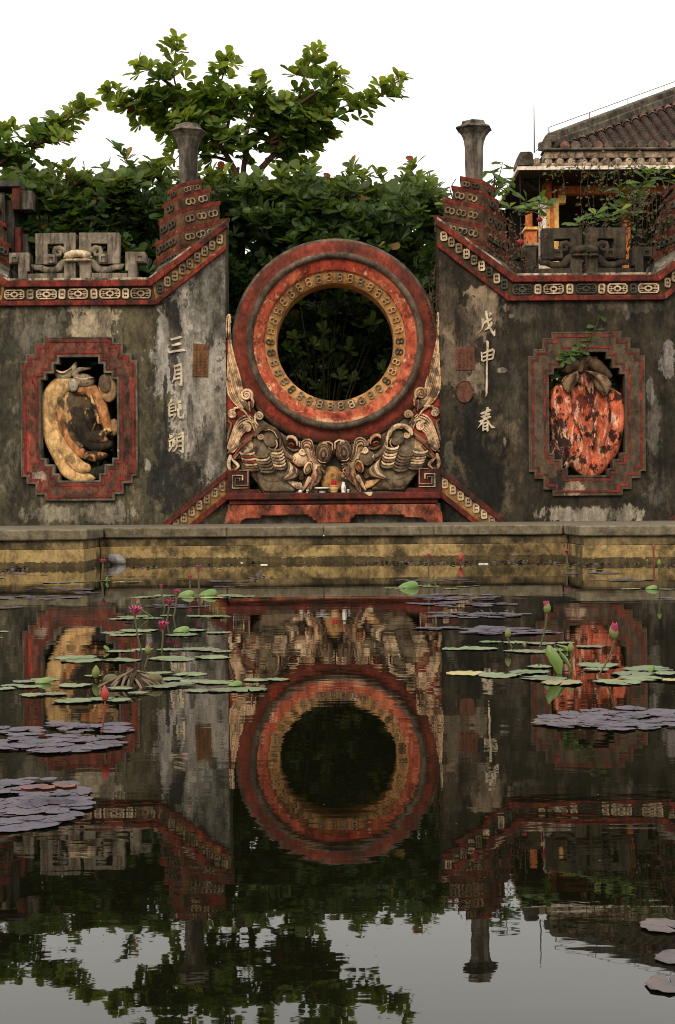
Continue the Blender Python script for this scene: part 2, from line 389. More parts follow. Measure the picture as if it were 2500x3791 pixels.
M['cap'] = weathered('olive_grey_cap_stone', (.15, .122, .078), (.19, .155, .10), 2.2, (.035, .029, .018), .7, 2.4, (1.2, 1.2, 2), .48, .68, chip=(.24, .15, .075), cthr=.66, cscale=3, speck=.4)
M['ground'] = weathered('damp_earth', (.07, .055, .038), (.11, .09, .06), 1.2, (.03, .025, .018), .6)
M['paving'] = weathered('terrace_paving', (.13, .11, .08), (.17, .145, .105), 1.5, (.05, .042, .03), .6)
M['bed'] = plain('pond_mud', (.02, .018, .012), (.03, .026, .018), .9)
M['leaf'] = leafy('almond_leaf', .42, .42, .28)
M['leaf_small'] = leafy('creeper_leaf', .25, .5, .3)
M['bark'] = weathered('red_brown_bark', (.11, .05, .032), (.07, .036, .024), 6, (.03, .02, .014), .5)
M['twig'] = weathered('dull_brown_twig', (.06, .042, .028), (.09, .062, .04), 6, (.02, .016, .011), .5)
M['tile'] = weathered('old_roof_tile', (.066, .038, .028), (.04, .028, .021), 5, (.014, .012, .010), .7, 4, (1, 1, 1), .44, .64, chip=(.22, .10, .07), cthr=.68)
M['tile_pink'] = weathered('fresh_mortar_tile_end', (.27, .14, .105), (.17, .085, .065), 5, (.04, .03, .024), .9, 5, (1, 1, 1), .40, .6)
M['ridge'] = weathered('lichened_ridge_mortar', (.10, .082, .06), (.16, .135, .10), 4, (.022, .018, .014), .8, 3, (1, 1, 1), .42, .62, chip=(.36, .29, .22), cthr=.66)
M['cornice'] = weathered('stained_cream_cornice', (.46, .34, .24), (.28, .19, .13), 4, (.06, .045, .03), .85, 4, (2, 2, 1), .46, .62)
M['white'] = weathered('white_fascia', (.85, .76, .64), (.8, .7, .58), 4, (.3, .24, .18), .4, 3, speck=.15)
M['orange'] = weathered('orange_wall_paint', (.62, .19, .055), (.5, .14, .045), 3, (.2, .07, .03), .5, 3, speck=.15)
M['yellow'] = weathered('yellow_wall_paint', (.86, .54, .17), (.80, .46, .14), 3, (.4, .2, .07), .4, 3, speck=.12)
M['soffit'] = plain('dark_soffit', (.03, .022, .016), (.045, .033, .024), .8)
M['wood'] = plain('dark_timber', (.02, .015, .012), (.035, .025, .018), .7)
M['wire'] = plain('dark_wire', (.04, .035, .03), rough=.6)
M['lantern'] = plain('red_silk', (.36, .016, .02), (.25, .010, .015), .55)
M['pad_green'] = None; M['pad_violet'] = None
def padmat(name, c1, c2, c3, rough):
    t = NT(name)
    n = t.noise(14, 6, .6); oi = t.n('ShaderNodeObjectInfo')
    c = t.mix(t.ramp(n, .38, .62), c1, c2)
    c = t.mix(t.ramp(oi.outputs['Random'], .55, 1.0, 0, .8), c, c3)
    c = t.mix(t.ramp(t.noise(40, 5, .7, off=(3, 3, 3)), .64, .72, 0, .7), c, (.08, .05, .03))
    tc = t.n('ShaderNodeTexCoord'); ln = t.n('ShaderNodeVectorMath', operation='LENGTH')
    t.l(t.vscale(tc.outputs['Object'], (1, 1, 0)), ln.inputs[0])
    rim = t.math('ADD', ln.outputs['Value'], t.math('MULTIPLY', t.math('SUBTRACT', n, .5), .25))
    c = t.mix(t.ramp(rim, .84, .98, 0, .75), c, c3 if rough > .42 else (.05, .035, .03))
    c = t.mix(t.ramp(oi.outputs['Random'], .0, .45, .45, 0), c, (.03, .028, .028))
    t.l(c, t.b.inputs['Base Color']); t.b.inputs['Roughness'].default_value = rough; t.b.inputs['Specular IOR Level'].default_value = .5 if 'green' in name else .3
    t.bump(t.noise(60, 4), .5, .004); return t.m
M['pad_green'] = padmat('green_lily_pad', (.12, .175, .065), (.185, .225, .095), (.075, .135, .032), .40)
M['pad_yellow'] = padmat('yellowing_lily_pad', (.34, .28, .10), (.42, .36, .16), (.30, .20, .08), .45)
M['pad_violet'] = padmat('violet_grey_lily_pad', (.052, .040, .066), (.084, .066, .10), (.066, .044, .05), .48)
M['pad_pink'] = padmat('pinkish_grey_lily_pad', (.10, .072, .068), (.055, .045, .052), (.10, .078, .078), .40)
M['lily_leaf'] = plain('fresh_lily_leaf', (.09, .18, .03), (.14, .22, .045), .45, 10, spec=.5)
M['stem'] = plain('lily_stem', (.10, .075, .03), (.07, .08, .03), .5, 20)
M['stem_red'] = plain('red_lily_stem', (.19, .05, .03), (.14, .04, .025), .5, 20)
M['sepal'] = plain('green_sepal', (.12, .17, .035), (.16, .15, .05), .5, 30)
M['petal'] = plain('magenta_petal', (.42, .03, .12), (.52, .08, .19), .5, 40)
M['petal_red'] = plain('red_lily_bud', (.42, .05, .04), (.32, .045, .035), .5, 40)
M['stalk'] = weathered('dead_brown_stalk', (.085, .055, .032), (.05, .034, .022), 14, (.016, .012, .009), .6)
M['stalk_pale'] = plain('bleached_stalk', (.17, .125, .08), (.10, .07, .045), .7, 30)
M['dead_leaf'] = plain('rotting_leaf', (.05, .036, .034), (.085, .06, .055), .6, 20)
M['pink_leaf'] = plain('withered_pink_leaf', (.22, .085, .06), (.12, .05, .04), .6, 20)
M['china'] = plain('white_porcelain', (.78, .75, .68), (.7, .66, .6), .25, 9, spec=.5)
M['blue'] = plain('blue_glaze', (.05, .06, .09), rough=.3)
M['brass'] = plain('cream_brass_glaze', (.5, .33, .14), (.4, .25, .1), .4, 20)
M['incense'] = plain('red_incense', (.5, .02, .025), (.36, .015, .02), .6, 60)
M['fruitgold'] = plain('yellow_offering', (.55, .4, .08), (.35, .3, .06), .6, 40)
M['flower_orange'] = plain('orange_blossom', (.55, .16, .07), (.62, .28, .16), .6, 60)
M['foliage_dark'] = plain('dark_bouquet_leaf', (.02, .035, .015), (.03, .05, .02), .6, 40)
M['granite'] = weathered('pale_grey_boulder', (.24, .22, .21), (.30, .28, .265), 6, (.1, .09, .085), .5)

t = NT('pond_water')
t.b.inputs['Base Color'].default_value = (.0042, .0042, .002, 1); t.b.inputs['Roughness'].default_value = .012
t.b.inputs['IOR'].default_value = 1.333; t.b.inputs['Specular IOR Level'].default_value = .5
nz = t.math('ADD', t.math('MULTIPLY', t.noise(1.0, 3, .5, stretch=(1.8, 4.2, 1)), .00052), t.math('MULTIPLY', t.noise(1.0, 3, .5, stretch=(9, 17, 1), off=(4, 1, 0)), .00008))
bp = t.n('ShaderNodeBump'); bp.inputs['Strength'].default_value = 1.0; bp.inputs['Distance'].default_value = 1.0
t.l(nz, bp.inputs['Height']); t.l(bp.outputs[0], t.b.inputs['Normal'])
M['water'] = t.m

# ------------------------------------------------------------------ the setting: ground, terrace, pond
TZ = 0.383                                     # terrace height above the water
b = MB()
for x0, x1, y0, y1 in ((-900, 900, 1.4, 1800), (-900, 900, -1200, -19.6), (-900, -16, -19.6, 1.4), (16, 900, -19.6, 1.4)):
    b.add([(x0, y0, .36), (x1, y0, .36), (x1, y1, .36), (x0, y1, .36)], [(0, 1, 2, 3)])
struct('ground', b, M['ground'])
struct('pond_bed', MB().add([(-16.5, -20, -.9), (16.5, -20, -.9), (16.5, 1, -.9), (-16.5, 1, -.9)], [(0, 1, 2, 3)]), M['bed'])
struct('pond_water', MB().add([(-16.2, -19.7, 0), (16.2, -19.7, 0), (16.2, -2.9, 0), (-16.2, -2.9, 0)], [(0, 1, 2, 3)]), M['water'])
YC, YS = -3.6, -4.65                           # pond edge: set-back middle stretch and the two advanced side stretches
XL, XR = at(362, 1990, YC).x, at(2110, 1978, YC).x
plan = [(-16.3, YS), (XL, YS), (XL, YC), (XR, YC), (XR, YS), (16.3, YS)]
struct('terrace', MB().prism([(-16.2, YS + .2), (XL - .2, YS + .2), (XL - .2, YC + .2), (XR + .2, YC + .2), (XR + .2, YS + .2), (16.2, YS + .2), (16.2, 1.42), (-16.2, 1.42)],
       lambda x, y, d: (x, y, d), TZ - .012, TZ - .06), M['paving'])

pw = thing('pond_wall', (0, YC, 0), 'long low ochre pond wall with grey cap stones at the foot of the gate', 'pond wall')
def run(name, mat, prof_y, z0, z1, back=.3, bev=.006):
    """straight stretches of the pond wall; prof_y: how far it stands out"""
    segs = [(-16.3, XL, YS), (XL - .01, XR + .01, YC), (XR, 16.3, YS)]
    for i, (x0, x1, y) in enumerate(segs):
        p = prof_y
        x0b, x1b = (x0, x1 + p) if i == 0 else ((x0 - p, x1) if i == 2 else (x0 + p + .012, x1 - p - .012))
        obj(name, MB().box(x0b, x1b, y - p, y + back, z0, z1), mat, pw, bevel=bev)
    for x0, x1 in ((XL - back, XL + p), (XR - p, XR + back)):
        obj(name, MB().box(x0 + .004, x1 - .004, YS + back - .001, YC + back - .02, z0, z1 - .002), mat, pw, bevel=bev)
run('wall_foot', M['slime'], .035, -.85, .055)
run('wall_base', M['pond_wall'], .03, .05, .175)
run('wall_upper', M['pond_upper'], .018, .175, .265)
rng = random.Random(3)
def caps(x0, x1, y, step=1.32):
    x = x0
    while x < x1 - .05:
        e = min(x + step * rng.uniform(.75, 1.2), x1)
        if x1 - e < .35: e = x1
        obj('cap_stone', MB().box(x + .002, e - .002, y - .07 + rng.uniform(-.004, .004), y + .36, .268, .372 + rng.uniform(-.003, .003)), M['cap'], pw, bevel=.012, own_origin=True)
        x = e
    return
caps(-9.6, XL + .07, YS); caps(XL + .08, XR - .08, YC); caps(XR - .07, 9.6, YS)
for x0 in (XL - .29, XR - .07):
    obj('cap_stone', MB().box(x0, x0 + .36, YS + .365, YC + .30, .268, .370), M['cap'], pw, bevel=.012)
# render coat on the waterline: uneven crumbs of plaster
b = MB()
for i in range(420):
    x = rng.uniform(-5.2, 5.2); y = (YS if (x < XL or x > XR) else YC) - .032
    w = rng.uniform(.01, .05); h = rng.uniform(.006, .022); z = rng.uniform(.045, .066)
    b.add([(x, y - .006, z), (x + w * .5, y - .008, z - h * .6), (x + w, y - .006, z), (x + w * .6, y - .009, z + h * .5), (x + w * .5, y + .004, z)],
          [(0, 1, 3), (1, 2, 3), (0, 3, 4), (3, 2, 4), (2, 1, 4), (1, 0, 4)])
o = obj('plaster_crumb', b, M['pond_wall'], pw); o['kind'] = 'stuff'

# ------------------------------------------------------------------ gate walls (scroll-shaped, folded forward at both ends)
def stepped(hw, hh, steps, off=0.0, cx=0.0, cy=1543.0):
    """rectangle with stepped corners; steps: (a, b) pairs measured inward from each corner"""
    q = []
    pts = [(hw, -(hh - steps[0][1]))]
    corner = []
    prev_x = hw
    for (a, bb) in steps:
        corner.append((prev_x, hh - bb)); corner.append((hw - a, hh - bb)); prev_x = hw - a
    corner.append((prev_x, hh))
    corner = [(x - off, y - off) for x, y in corner]
    out = []
    out += [(x, y) for x, y in corner]
    out += [(-x, y) for x, y in reversed(corner)]
    out += [(-x, -y) for x, y in corner]
    out += [(x, -y) for x, y in reversed(corner)]
    r = []
    for p in out:
        p = (cx + p[0], cy + p[1])
        if not r or abs(p[0] - r[-1][0]) + abs(p[1] - r[-1][1]) > 1e-6: r.append(p)
    return r
OUT_STEPS = [(20, 89), (53, 63), (86, 23)]
IN_STEPS = [(19, 83), (48, 60), (68, 26)]
def ring_poly(hw, hh, st, o0, o1): return stepped(hw, hh, st, o0), [stepped(hw, hh, st, o1)]

def octa(cx, cy, w, h, c):
    return [(cx - w + c, cy - h), (cx + w - c, cy - h), (cx + w, cy - h + c), (cx + w, cy + h - c), (cx + w - c, cy + h), (cx - w + c, cy + h), (cx - w, cy + h - c), (cx - w, cy - h + c)]
S = 1 / 285.0
def flat(x, y, d): return (x * S, d, -y * S)
def link_mesh():
    b = MB(); b.prism(octa(0, 0, 12.5, 18.5, 5), flat, -.030, 0, [octa(0, 0, 6.3, 12.5, 3)])
    for s in (-1, 1):
        b.prism([(-7, s * 1.2), (0, s * 5.5), (7, s * 1.2), (5, s * -1.0), (-5, s * -1.0)][::s], flat, -.022 - .002 * s, 0)
        b.prism([(-5, s * 13), (0, s * 7.5), (5, s * 13)][::s], flat, -.021, 0)
    return b
def fret_mesh():
    b = MB(); b.prism(octa(0, 0, 38, 18.5, 8), flat, -.030, 0, [octa(0, 0, 33, 14, 6)])
    b.prism(octa(0, 0, 14, 9.5, 5), flat, -.026, 0, [octa(0, 0, 8, 5, 3)])
    for s in (-1, 1):
        b.prism([(s * 13, -2.2), (s * 34, -2.2), (s * 34, 2.2), (s * 13, 2.2)][::s], flat, -.024, 0)
        b.prism([(s * 19, 0), (s * 23, -5), (s * 27, 0), (s * 23, 5)][::s], flat, -.0255, 0)
        b.prism([(-2.5, s * 9), (2.5, s * 9), (3.5, s * 15), (-3.5, s * 15)][::s], flat, -.0235, 0)
        for q in (-1, 1):
            b.prism([(q * 16, s * 9), (q * 26, s * 6), (q * 33, s * 9.5), (q * 25, s * 10)], flat, -.0228 - .0003 * q, 0)
    return b
def coin_mesh(n=12, k=5, R0=.031, r=.0095, gap=.026):
    b = MB()
    for s, dy in ((-1, -.004), (1, .0)):
        for i in range(n):
            pass
        vs = []; fs = []
        for i in range(n):
            w = 2 * math.pi * i / n
            for j in range(k):
                a = 2 * math.pi * j / k
                rr = R0 + r * math.cos(a)
                vs.append((rr * math.cos(w), dy - .012 + r * math.sin(a) * 1.1, s * gap + rr * math.sin(w)))
        for i in range(n):
            for j in range(k):
                fs.append((i * k + j, i * k + (j + 1) % k, ((i + 1) % n) * k + (j + 1) % k, ((i + 1) % n) * k + j))
        b.add(vs, fs)
    return b
ME_LINK = {m: make_mesh('link_motif', link_mesh(), M[m]) for m in ('cream', 'cream_dirty', 'motif_dark')}
ME_FRET = {m: make_mesh('fret_motif', fret_mesh(), M[m]) for m in ('cream', 'cream_dirty', 'motif_dark')}
ME_COIN = {m: make_mesh('coin_motif', coin_mesh(), M[m], smooth=True) for m in ('cream', 'cream_dirty', 'motif_dark', 'coin')}
VR = random.Random(99)
def aged(mt, d1=.16, d2=.08):
    u = VR.random()
    return 'motif_dark' if u < d2 and mt != 'motif_dark' else ('cream_dirty' if u < d1 + d2 and mt in ('cream', 'coin') else mt)
FOLD, EDGE = 289.0, 543.0
def yw(u):
    a = abs(u); return 0.0 if a <= FOLD else (a - FOLD) / (EDGE - FOLD) * .25

def glyph_block(parent, fn, polys, origin, zs, cx):
    b = MB(); k = 0
    for p in polys:
        q = []
        for x, y in p:
            X, Y = unroll(origin[0] + x / zs, origin[1] + y / zs); q.append((X - cx, Y))
        b.prism(q, fn, -.020 - .0021 * k, .005); k += 1
    return obj('character', b, M['glyph'], parent, bevel=.003)

def gate_wall(cxp, dy0, side, label):
    """side: 'l' or 'r' material set; cxp: level picture x of its middle; dy0: picture shift"""
    def B(u, y, d=0.0):
        p = at0(cxp + u, y + dy0, yw(u)); return (p.x, p.y + d, p.z)
    base = at0(cxp, 1935, 0)
    g = thing('gate_wall', (base.x, 0, TZ), label, 'gate wall', 'scroll shaped walls either side of the moon gate')
    wm = M['wall_' + side]
    hole = stepped(143, 231, IN_STEPS)
    obj('wall_body', MB().prism([(-FOLD, 1040), (FOLD, 1040), (FOLD, 1945), (-FOLD, 1945)], B, 0, .68, [hole]), wm, g)
    for s in (-1, 1):
        q = [(s * FOLD, 1040), (s * EDGE, 832), (s * EDGE, 1945), (s * FOLD, 1945)]
        obj('wall_wing', MB().prism(q, B, 0, .68), wm, g, bevel=.008)
    # niche frame, its painted lines, and the stepped lining of the opening
    fm = M['frame'] if side == 'l' else M['frame_r']
    obj('niche_frame', MB().prism(stepped(213, 300, OUT_STEPS), B, -.045, .002, [stepped(143, 231, IN_STEPS)]), fm, g, bevel=.006)
    for o0, o1 in ((9, 17),):
        obj('frame_line', MB().prism(stepped(213, 300, OUT_STEPS, o0), B, -.053, -.04, [stepped(213, 300, OUT_STEPS, o1)]), M['line'], g)
    obj('frame_line', MB().prism(stepped(143, 231, IN_STEPS, -17), B, -.052, -.04, [stepped(143, 231, IN_STEPS, -10)]), M['line'], g)
    obj('frame_lip', MB().prism(stepped(143, 231, IN_STEPS, -5), B, -.056, .10, [stepped(143, 231, IN_STEPS, 3)]), M['coping'] if side == 'l' else fm, g, bevel=.004)
    obj('frame_lip', MB().prism(stepped(213, 300, OUT_STEPS, -3), B, -.050, .0, [stepped(213, 300, OUT_STEPS, 3)]), M['coping'] if side == 'l' else fm, g, bevel=.004)
    # frieze and the two red rails, mitred at the folds
    rd = M['red']
    obj('frieze', MB().prism([(-FOLD + 14, 1052), (FOLD - 14, 1052), (FOLD - 2, 1110), (-FOLD + 2, 1110)], B, -.018, .002), M['frieze_bg'], g)
    obj('top_rail', MB().prism([(-258, 1032), (258, 1032), (270, 1056), (-270, 1056)], B, -.085, .0), rd, g, bevel=.008)
    obj('bottom_rail', MB().prism([(-282, 1106), (282, 1106), (289, 1124), (-289, 1124)], B, -.070, .0), rd, g, bevel=.006)
    for s in (-1, 1):
        def qq(*p): return [(s * a, c) for a, c in p]
        fy = M['frieze_yellow'] if (side == 'l' or s < 0) else M['frieze_bg']
        obj('frieze', MB().prism(qq((270, 1054), (547, 843), (547, 906), (286, 1108)), B, -.018, .002), M['frieze_yellow'] if side == 'l' else M['frieze_bg'], g)
        obj('top_rail', MB().prism(qq((258.5, 1032), (549, 821), (549, 844), (270.5, 1056)), B, -.085, .0), rd, g, bevel=.008)
        obj('bottom_rail', MB().prism(qq((282.5, 1106), (549, 903), (549, 922), (289.5, 1124)), B, -.070, .0), rd, g, bevel=.006)
        # rail end cap on the free edge
        for k in range(9):
            t = k / 8
            u = s * (300 + t * 222); y = 1062 - t * 180
            mt = 'cream' if side == 'r' and s < 0 else 'cream_dirty'
            if side == 'r' and s < 0 and k in (0,): mt = 'motif_dark'
            if side == 'l' and s < 0: mt = 'cream_dirty'
            inst('link_motif', ME_LINK[aged(mt)], g, B(u, y + VR.uniform(-1.5, 1.5), -.017), rot=(0, VR.gauss(0, .035), s * math.atan2(.25, 254 / 285)), scale=(VR.uniform(.94, 1.05), 1, VR.uniform(.93, 1.03)))
        # sloping coping that leans back to the tiers
        A, Bp = B(s * 262, 1032, -.085), B(s * 549, 821, -.085)
        Cc, D = B(s * 279, 966, .42), B(s * 540, 812, .30)
        c2, d2 = (Cc[0], Cc[1] + .5, Cc[2]), (D[0], D[1] + .4, D[2])
        obj('coping', MB().add([A, Bp, D, Cc, (A[0], A[1] + 1, A[2] - .02), (Bp[0], Bp[1] + .8, Bp[2] - .02), d2, c2],
                               [(0, 1, 2, 3), (4, 7, 6, 5), (0, 4, 5, 1), (3, 2, 6, 7), (0, 3, 7, 4), (1, 5, 6, 2)]), M['coping'], g, bevel=.006)
        # lower sloping rails beside the moon gate
        obj('lower_rail', MB().prism(qq((290, 1945), (543, 1739), (543, 1764), (322, 1945)), B, -.085, .0), M['red_dark'], g, bevel=.006)
        obj('lower_frieze', MB().prism(qq((322, 1945), (543, 1764), (543, 1824), (394, 1945)), B, -.03, .0), M['frieze_yellow'], g)
        obj('lower_rail', MB().prism(qq((394, 1945), (543, 1824), (543, 1849), (424, 1945)), B, -.07, .0), rd, g, bevel=.006)
        for k in range(7):
            t = k / 6.0
            inst('link_motif', ME_LINK['cream' if (side == 'r' and k < 6) else 'cream_dirty'], g, B(s * (525 - t * 172), 1797 + t * 137, -.028), rot=(0, 0, s * math.atan2(.25, 254 / 285)), scale=(.94, 1, .94))
    # flat coping behind the top rail
    A, Bp = B(-262, 1032, -.085), B(262, 1032, -.085); Cc, D = B(-262, 1020, .45), B(262, 1020, .45)
    obj('coping', MB().add([A, Bp, D, Cc, (A[0], .6, A[2] - .1), (Bp[0], .6, Bp[2] - .1), (D[0], .62, D[2]), (Cc[0], .62, Cc[2])],
        [(0, 1, 2, 3), (0, 4, 5, 1), (3, 2, 6, 7), (0, 3, 7, 4), (1, 5, 6, 2), (4, 7, 6, 5)]), M['coping'], g, bevel=.005)
    obj('coping_lip', MB().prism([(-258, 1023), (258, 1023), (260, 1031.5), (-260, 1031.5)], B, -.06, .05), M['lip'], g, bevel=.004)
    for s in (-1, 1): obj('coping_lip', MB().prism([(s * 259, 1024), (s * 548, 812), (s * 549, 820.5), (s * 260, 1031.5)], B, -.065, .02), M['lip'], g, bevel=.004)
    # frieze motifs along the level stretch
    for i, u in enumerate((-236, -119, -1, 116, 232)):
        mt = 'cream' if side == 'r' else 'cream'
        if side == 'r' and i in (0, 2): mt = 'motif_dark'
        if side == 'l' and i == 4: mt = 'cream_dirty'
        inst('fret_motif', ME_FRET[mt], g, B(u + VR.uniform(-2, 2), 1081 + VR.uniform(-1, 1), -.017), rot=(0, VR.gauss(0, .012), 0), scale=(VR.uniform(.96, 1.03), 1, VR.uniform(.95, 1.03)))
    for i, u in enumerate((-178, -60, 58, 175)):
        if side == 'l' and i == 1 and False: continue
        inst('link_motif', ME_LINK['motif_dark' if (side == 'r' and i == 3) else aged('cream', .3, 0)], g, B(u, 1081, -.017), rot=(0, VR.gauss(0, .03), 0))
    # tiered piers with their pillars
    for s in (-1, 1):
        uc = s * 378
        bars = [(684, 82, 51, 16), (725, 112, 74, 16), (779, 145, 93, 17), (850, 178, 109, 17), (912, 120, 113, 16)]
        SL = .33
        def plan_pts(inn, out, k):
            """corner, inner end, back, outer end in (u, depth)"""
            return [(uc, .30), (uc + s * inn, .30 + inn * S * .62), (uc + s * inn * .75, .95 + .2), (uc - s * out * .8, 1.15), (uc - s * out, .30 + out * S * 1.05)]
        def slab(inn, out, yt, yb):
            pp = plan_pts(inn, out, 0); vs = []
            for u, d in pp:
                for y in (yt, yb):
                    p = at0(cxp + u, y + dy0 - SL * s * (u - uc), .35); vs.append((p.x, d, p.z))
            n = len(pp)
            fs = [(2 * i, 2 * i + 1, 2 * ((i + 1) % n) + 1, 2 * ((i + 1) % n)) for i in range(n)]
            fs += [tuple(2 * i for i in range(n)), tuple(2 * i + 1 for i in range(n - 1, -1, -1))]
            return MB().add(vs, fs)
        for i, (yc, inn, out, th) in enumerate(bars):
            obj('tier_ledge', slab(inn, out, yc - th / 2, yc + th / 2), M['red'] if side == 'l' or i < 5 else M['red_dark'], g, bevel=.008)
            y2 = bars[i + 1][0] - bars[i + 1][3] / 2 if i < 4 else 1000
            
            bi, bo = inn + 3 - 2, out - 8
            tier = obj('tier', slab(bi - 6, bo, yc + th / 2 - 1, y2 + 1), M['tier'], g)
            if i < 5:
                gap = (y2 - (yc + th / 2)); sc = min(1.35, gap / 24.0) * .95
                yt = (yc + th / 2 + y2) / 2 if i < 4 else yc + 26
                if i == 4: sc = .9
                pitch = 29 * sc + 2
                dirs = ((1, bi - 6, .62, 'cream_dirty'), (-1, bo, 1.05, 'motif_dark'))  # outer face turned away: its shade is put into darker coins
                for dr, ext, dep, mt in dirs:
                    n = int((ext - 10) // (pitch if dr > 0 else pitch * .72))
                    if i == 4 and dr > 0: n = min(n, 1)
                    for k in range(n):
                        u = dr * (14 * sc + (k + .5) * (ext - 14 * sc) / n * 1.0 - 4)
                        if i == 4 and k > 2: continue
                        uu = uc + s * u
                        p = at0(cxp + uu, yt + dy0 - SL * s * s * u * 1.0, .35)
                        dd = .30 + abs(u) * S * dep - .004
                        ang = math.atan2(dep, 1.0) * (s * dr)
                        m = Matrix.Rotation(ang, 4, 'Z') @ Matrix.Rotation(-math.atan(SL) * s, 4, 'Y') @ Matrix.Rotation(R(90), 4, 'Y') @ Matrix.Diagonal((sc * .9, 1.0, sc * .92, 1))
                        inst('coin_motif', ME_COIN[aged(mt, .1, .12)], g, (p.x, dd, p.z), M=m @ Matrix.Rotation(VR.gauss(0, .06), 4, 'Y'))
        cp = at0(cxp + s * 407, 700 + dy0, .62)
        px = lambda v: v * 20.62 / F
        zz = lambda y: at0(0, y + dy0, .62).z
        prof = [(px(36), zz(715)), (px(35), zz(660)), (px(37), zz(600)), (px(37), zz(552)), (px(41), zz(525)), (px(50), zz(502)), (px(66), zz(484)), (px(74), zz(478))]
        pil = obj('pillar', MB().lathe([(r, z) for r, z in prof], (cp.x, .72, 0), 6, .30), M['pillar'], g, bevel=.01)
        cap = [(px(75), zz(479.5)), (px(70), zz(474)), (px(50), zz(466)), (px(47), zz(452)), (px(36), zz(449))]
        obj('pillar_cap', MB().lathe(cap, (cp.x, .72, 0), 6, .30), M['pillar'], pil, bevel=.008)
    # openwork crest standing on the coping
    cm = M['stone_pale'] if side == 'l' else M['stone_dark']
    def Q(x, y):  # from the close-up of the left crest (scale 1.742)
        X, Y = unroll(x / 1.742, 600 + y / 1.742); return (X - (295 + 3), Y + 7.5 - 7.5)
    def C3(u, y, d=0.0):
        p = at0(cxp + u, y + dy0, .22); return (p.x, p.y + d, p.z)
    def CQ(pts, s):
        c0 = 497.0
        r = []
        for x, y in pts:
            X, Y = unroll((c0 + (x - c0)) / 1.742, 600 + y / 1.742)
            u = (X - unroll(c0 / 1.742, 600 + y / 1.742)[0])
            r.append((-4 + s * u, Y))
        return r
    for s in (-1, 1):
        # built for the right-hand half (507..935) and mirrored
        sp = [(507, 453), (768, 453), (768, 655), (632, 655), (632, 588), (690, 588), (690, 525), (585, 525), (585, 755), (510, 755)]
        obj('fret_scroll', MB().prism(CQ(sp, s), C3, 0, .17), cm, g, bevel=.008)
        obj('fret_step', MB().prism(CQ([(640, 596), (692, 596), (692, 646), (640, 646)], s), C3, -.022, .01, [CQ([(652, 608), (680, 608), (680, 634), (652, 634)], s)]), cm, g)
        obj('crest_foot', MB().prism(CQ([(586, 712), (822, 712), (822, 760), (586, 760)], s), C3, .012, .20), cm, g, bevel=.006)
        st = [(806, 577), (938, 577), (938, 648), (880, 648), (880, 756), (823, 756), (823, 700), (806, 700)]
        obj('crest_arm', MB().prism(CQ(st, s), C3, -.006, .24), cm, g, bevel=.008)
        obj('arm_key', MB().prism(CQ([(876, 597), (926, 597), (926, 640), (876, 640)], s), C3, -.026, 0, [CQ([(888, 607), (914, 607), (914, 630), (888, 630)], s)]), cm, g)
        tl = [(575, 628), (600, 650), (620, 678), (650, 694), (700, 690), (740, 672), (775, 672), (798, 655)]
        b = MB().tube([C3(*q, .03) for q in CQ(tl, s)], [.035, .05, .055, .05, .045, .045, .04, .01], 8, .7)
        obj('leaf_tail', b, cm, g, smooth=True)
        cu = [(560, 588), (585, 565), (612, 548), (640, 552), (650, 578), (634, 598), (610, 594), (604, 574), (622, 566)]
        b = MB().tube([C3(*q, .02) for q in CQ(cu, s)], [.04, .038, .036, .034, .032, .03, .026, .022, .015], 8, .7)
        obj('curl', b, cm, g, smooth=True)
    fl = M['cream'] if side == 'l' else M['stone_dark']
    b = MB()
    for k in range(5):
        a = -1.1 + k * .55
        cpt = C3(-2 + 26 * math.sin(a) * 1.25, 941 - 10 * math.cos(a), -.02 - .004 * k)
        b.ellipsoid(cpt, .075, .05, .05, 10, 6)
    for k in range(3):
        b.ellipsoid(C3(-2 + (k - 1) * 30, 956, -.03 - .003 * k), .08, .045, .022, 10, 5)
    for s in (-1, 1): b.ellipsoid(C3(-2 + s * 38, 944, -.01), .06, .03, .02, 8, 4)
    obj('crest_flower', b, fl, g, smooth=True)
    return g, B

gl, BL = gate_wall(1250 - 952, 0.5, 'l', 'weathered grey gate wall with a yellow carved fruit in its stepped niche')
gr, BR = gate_wall(1250 + 925, -3.5, 'r', 'blackened gate wall with a red carved fruit in its stepped niche')

# characters and plaques
CXL, CXR = 1250 - 952, 1250 + 925
def gly(fn, cx, parent, polys, origin): return glyph_block(parent, lambda u, y, d: fn(u, y - (.5 if parent is gl else -3.5), d), polys, origin, 7.84, cx)
three = [[(220, 275), (540, 185), (595, 215), (590, 242), (275, 322)], [(255, 450), (520, 365), (555, 395), (575, 435), (320, 492)], [(165, 635), (640, 555), (670, 595), (690, 630), (440, 650), (215, 697)]]
month = [[(330, 1055), (375, 1075), (408, 1250), (384, 1430), (285, 1578), (345, 1330), (355, 1150)], [(330, 1050), (550, 970), (590, 1010), (540, 1060), (370, 1105)],
         [(538, 1010), (592, 1010), (602, 1630), (552, 1662), (480, 1600), (537, 1560)], [(385, 1180), (540, 1130), (540, 1185), (390, 1225)], [(385, 1290), (540, 1245), (540, 1310), (380, 1345)], [(372, 1415), (540, 1365), (540, 1430), (364, 1465)]]
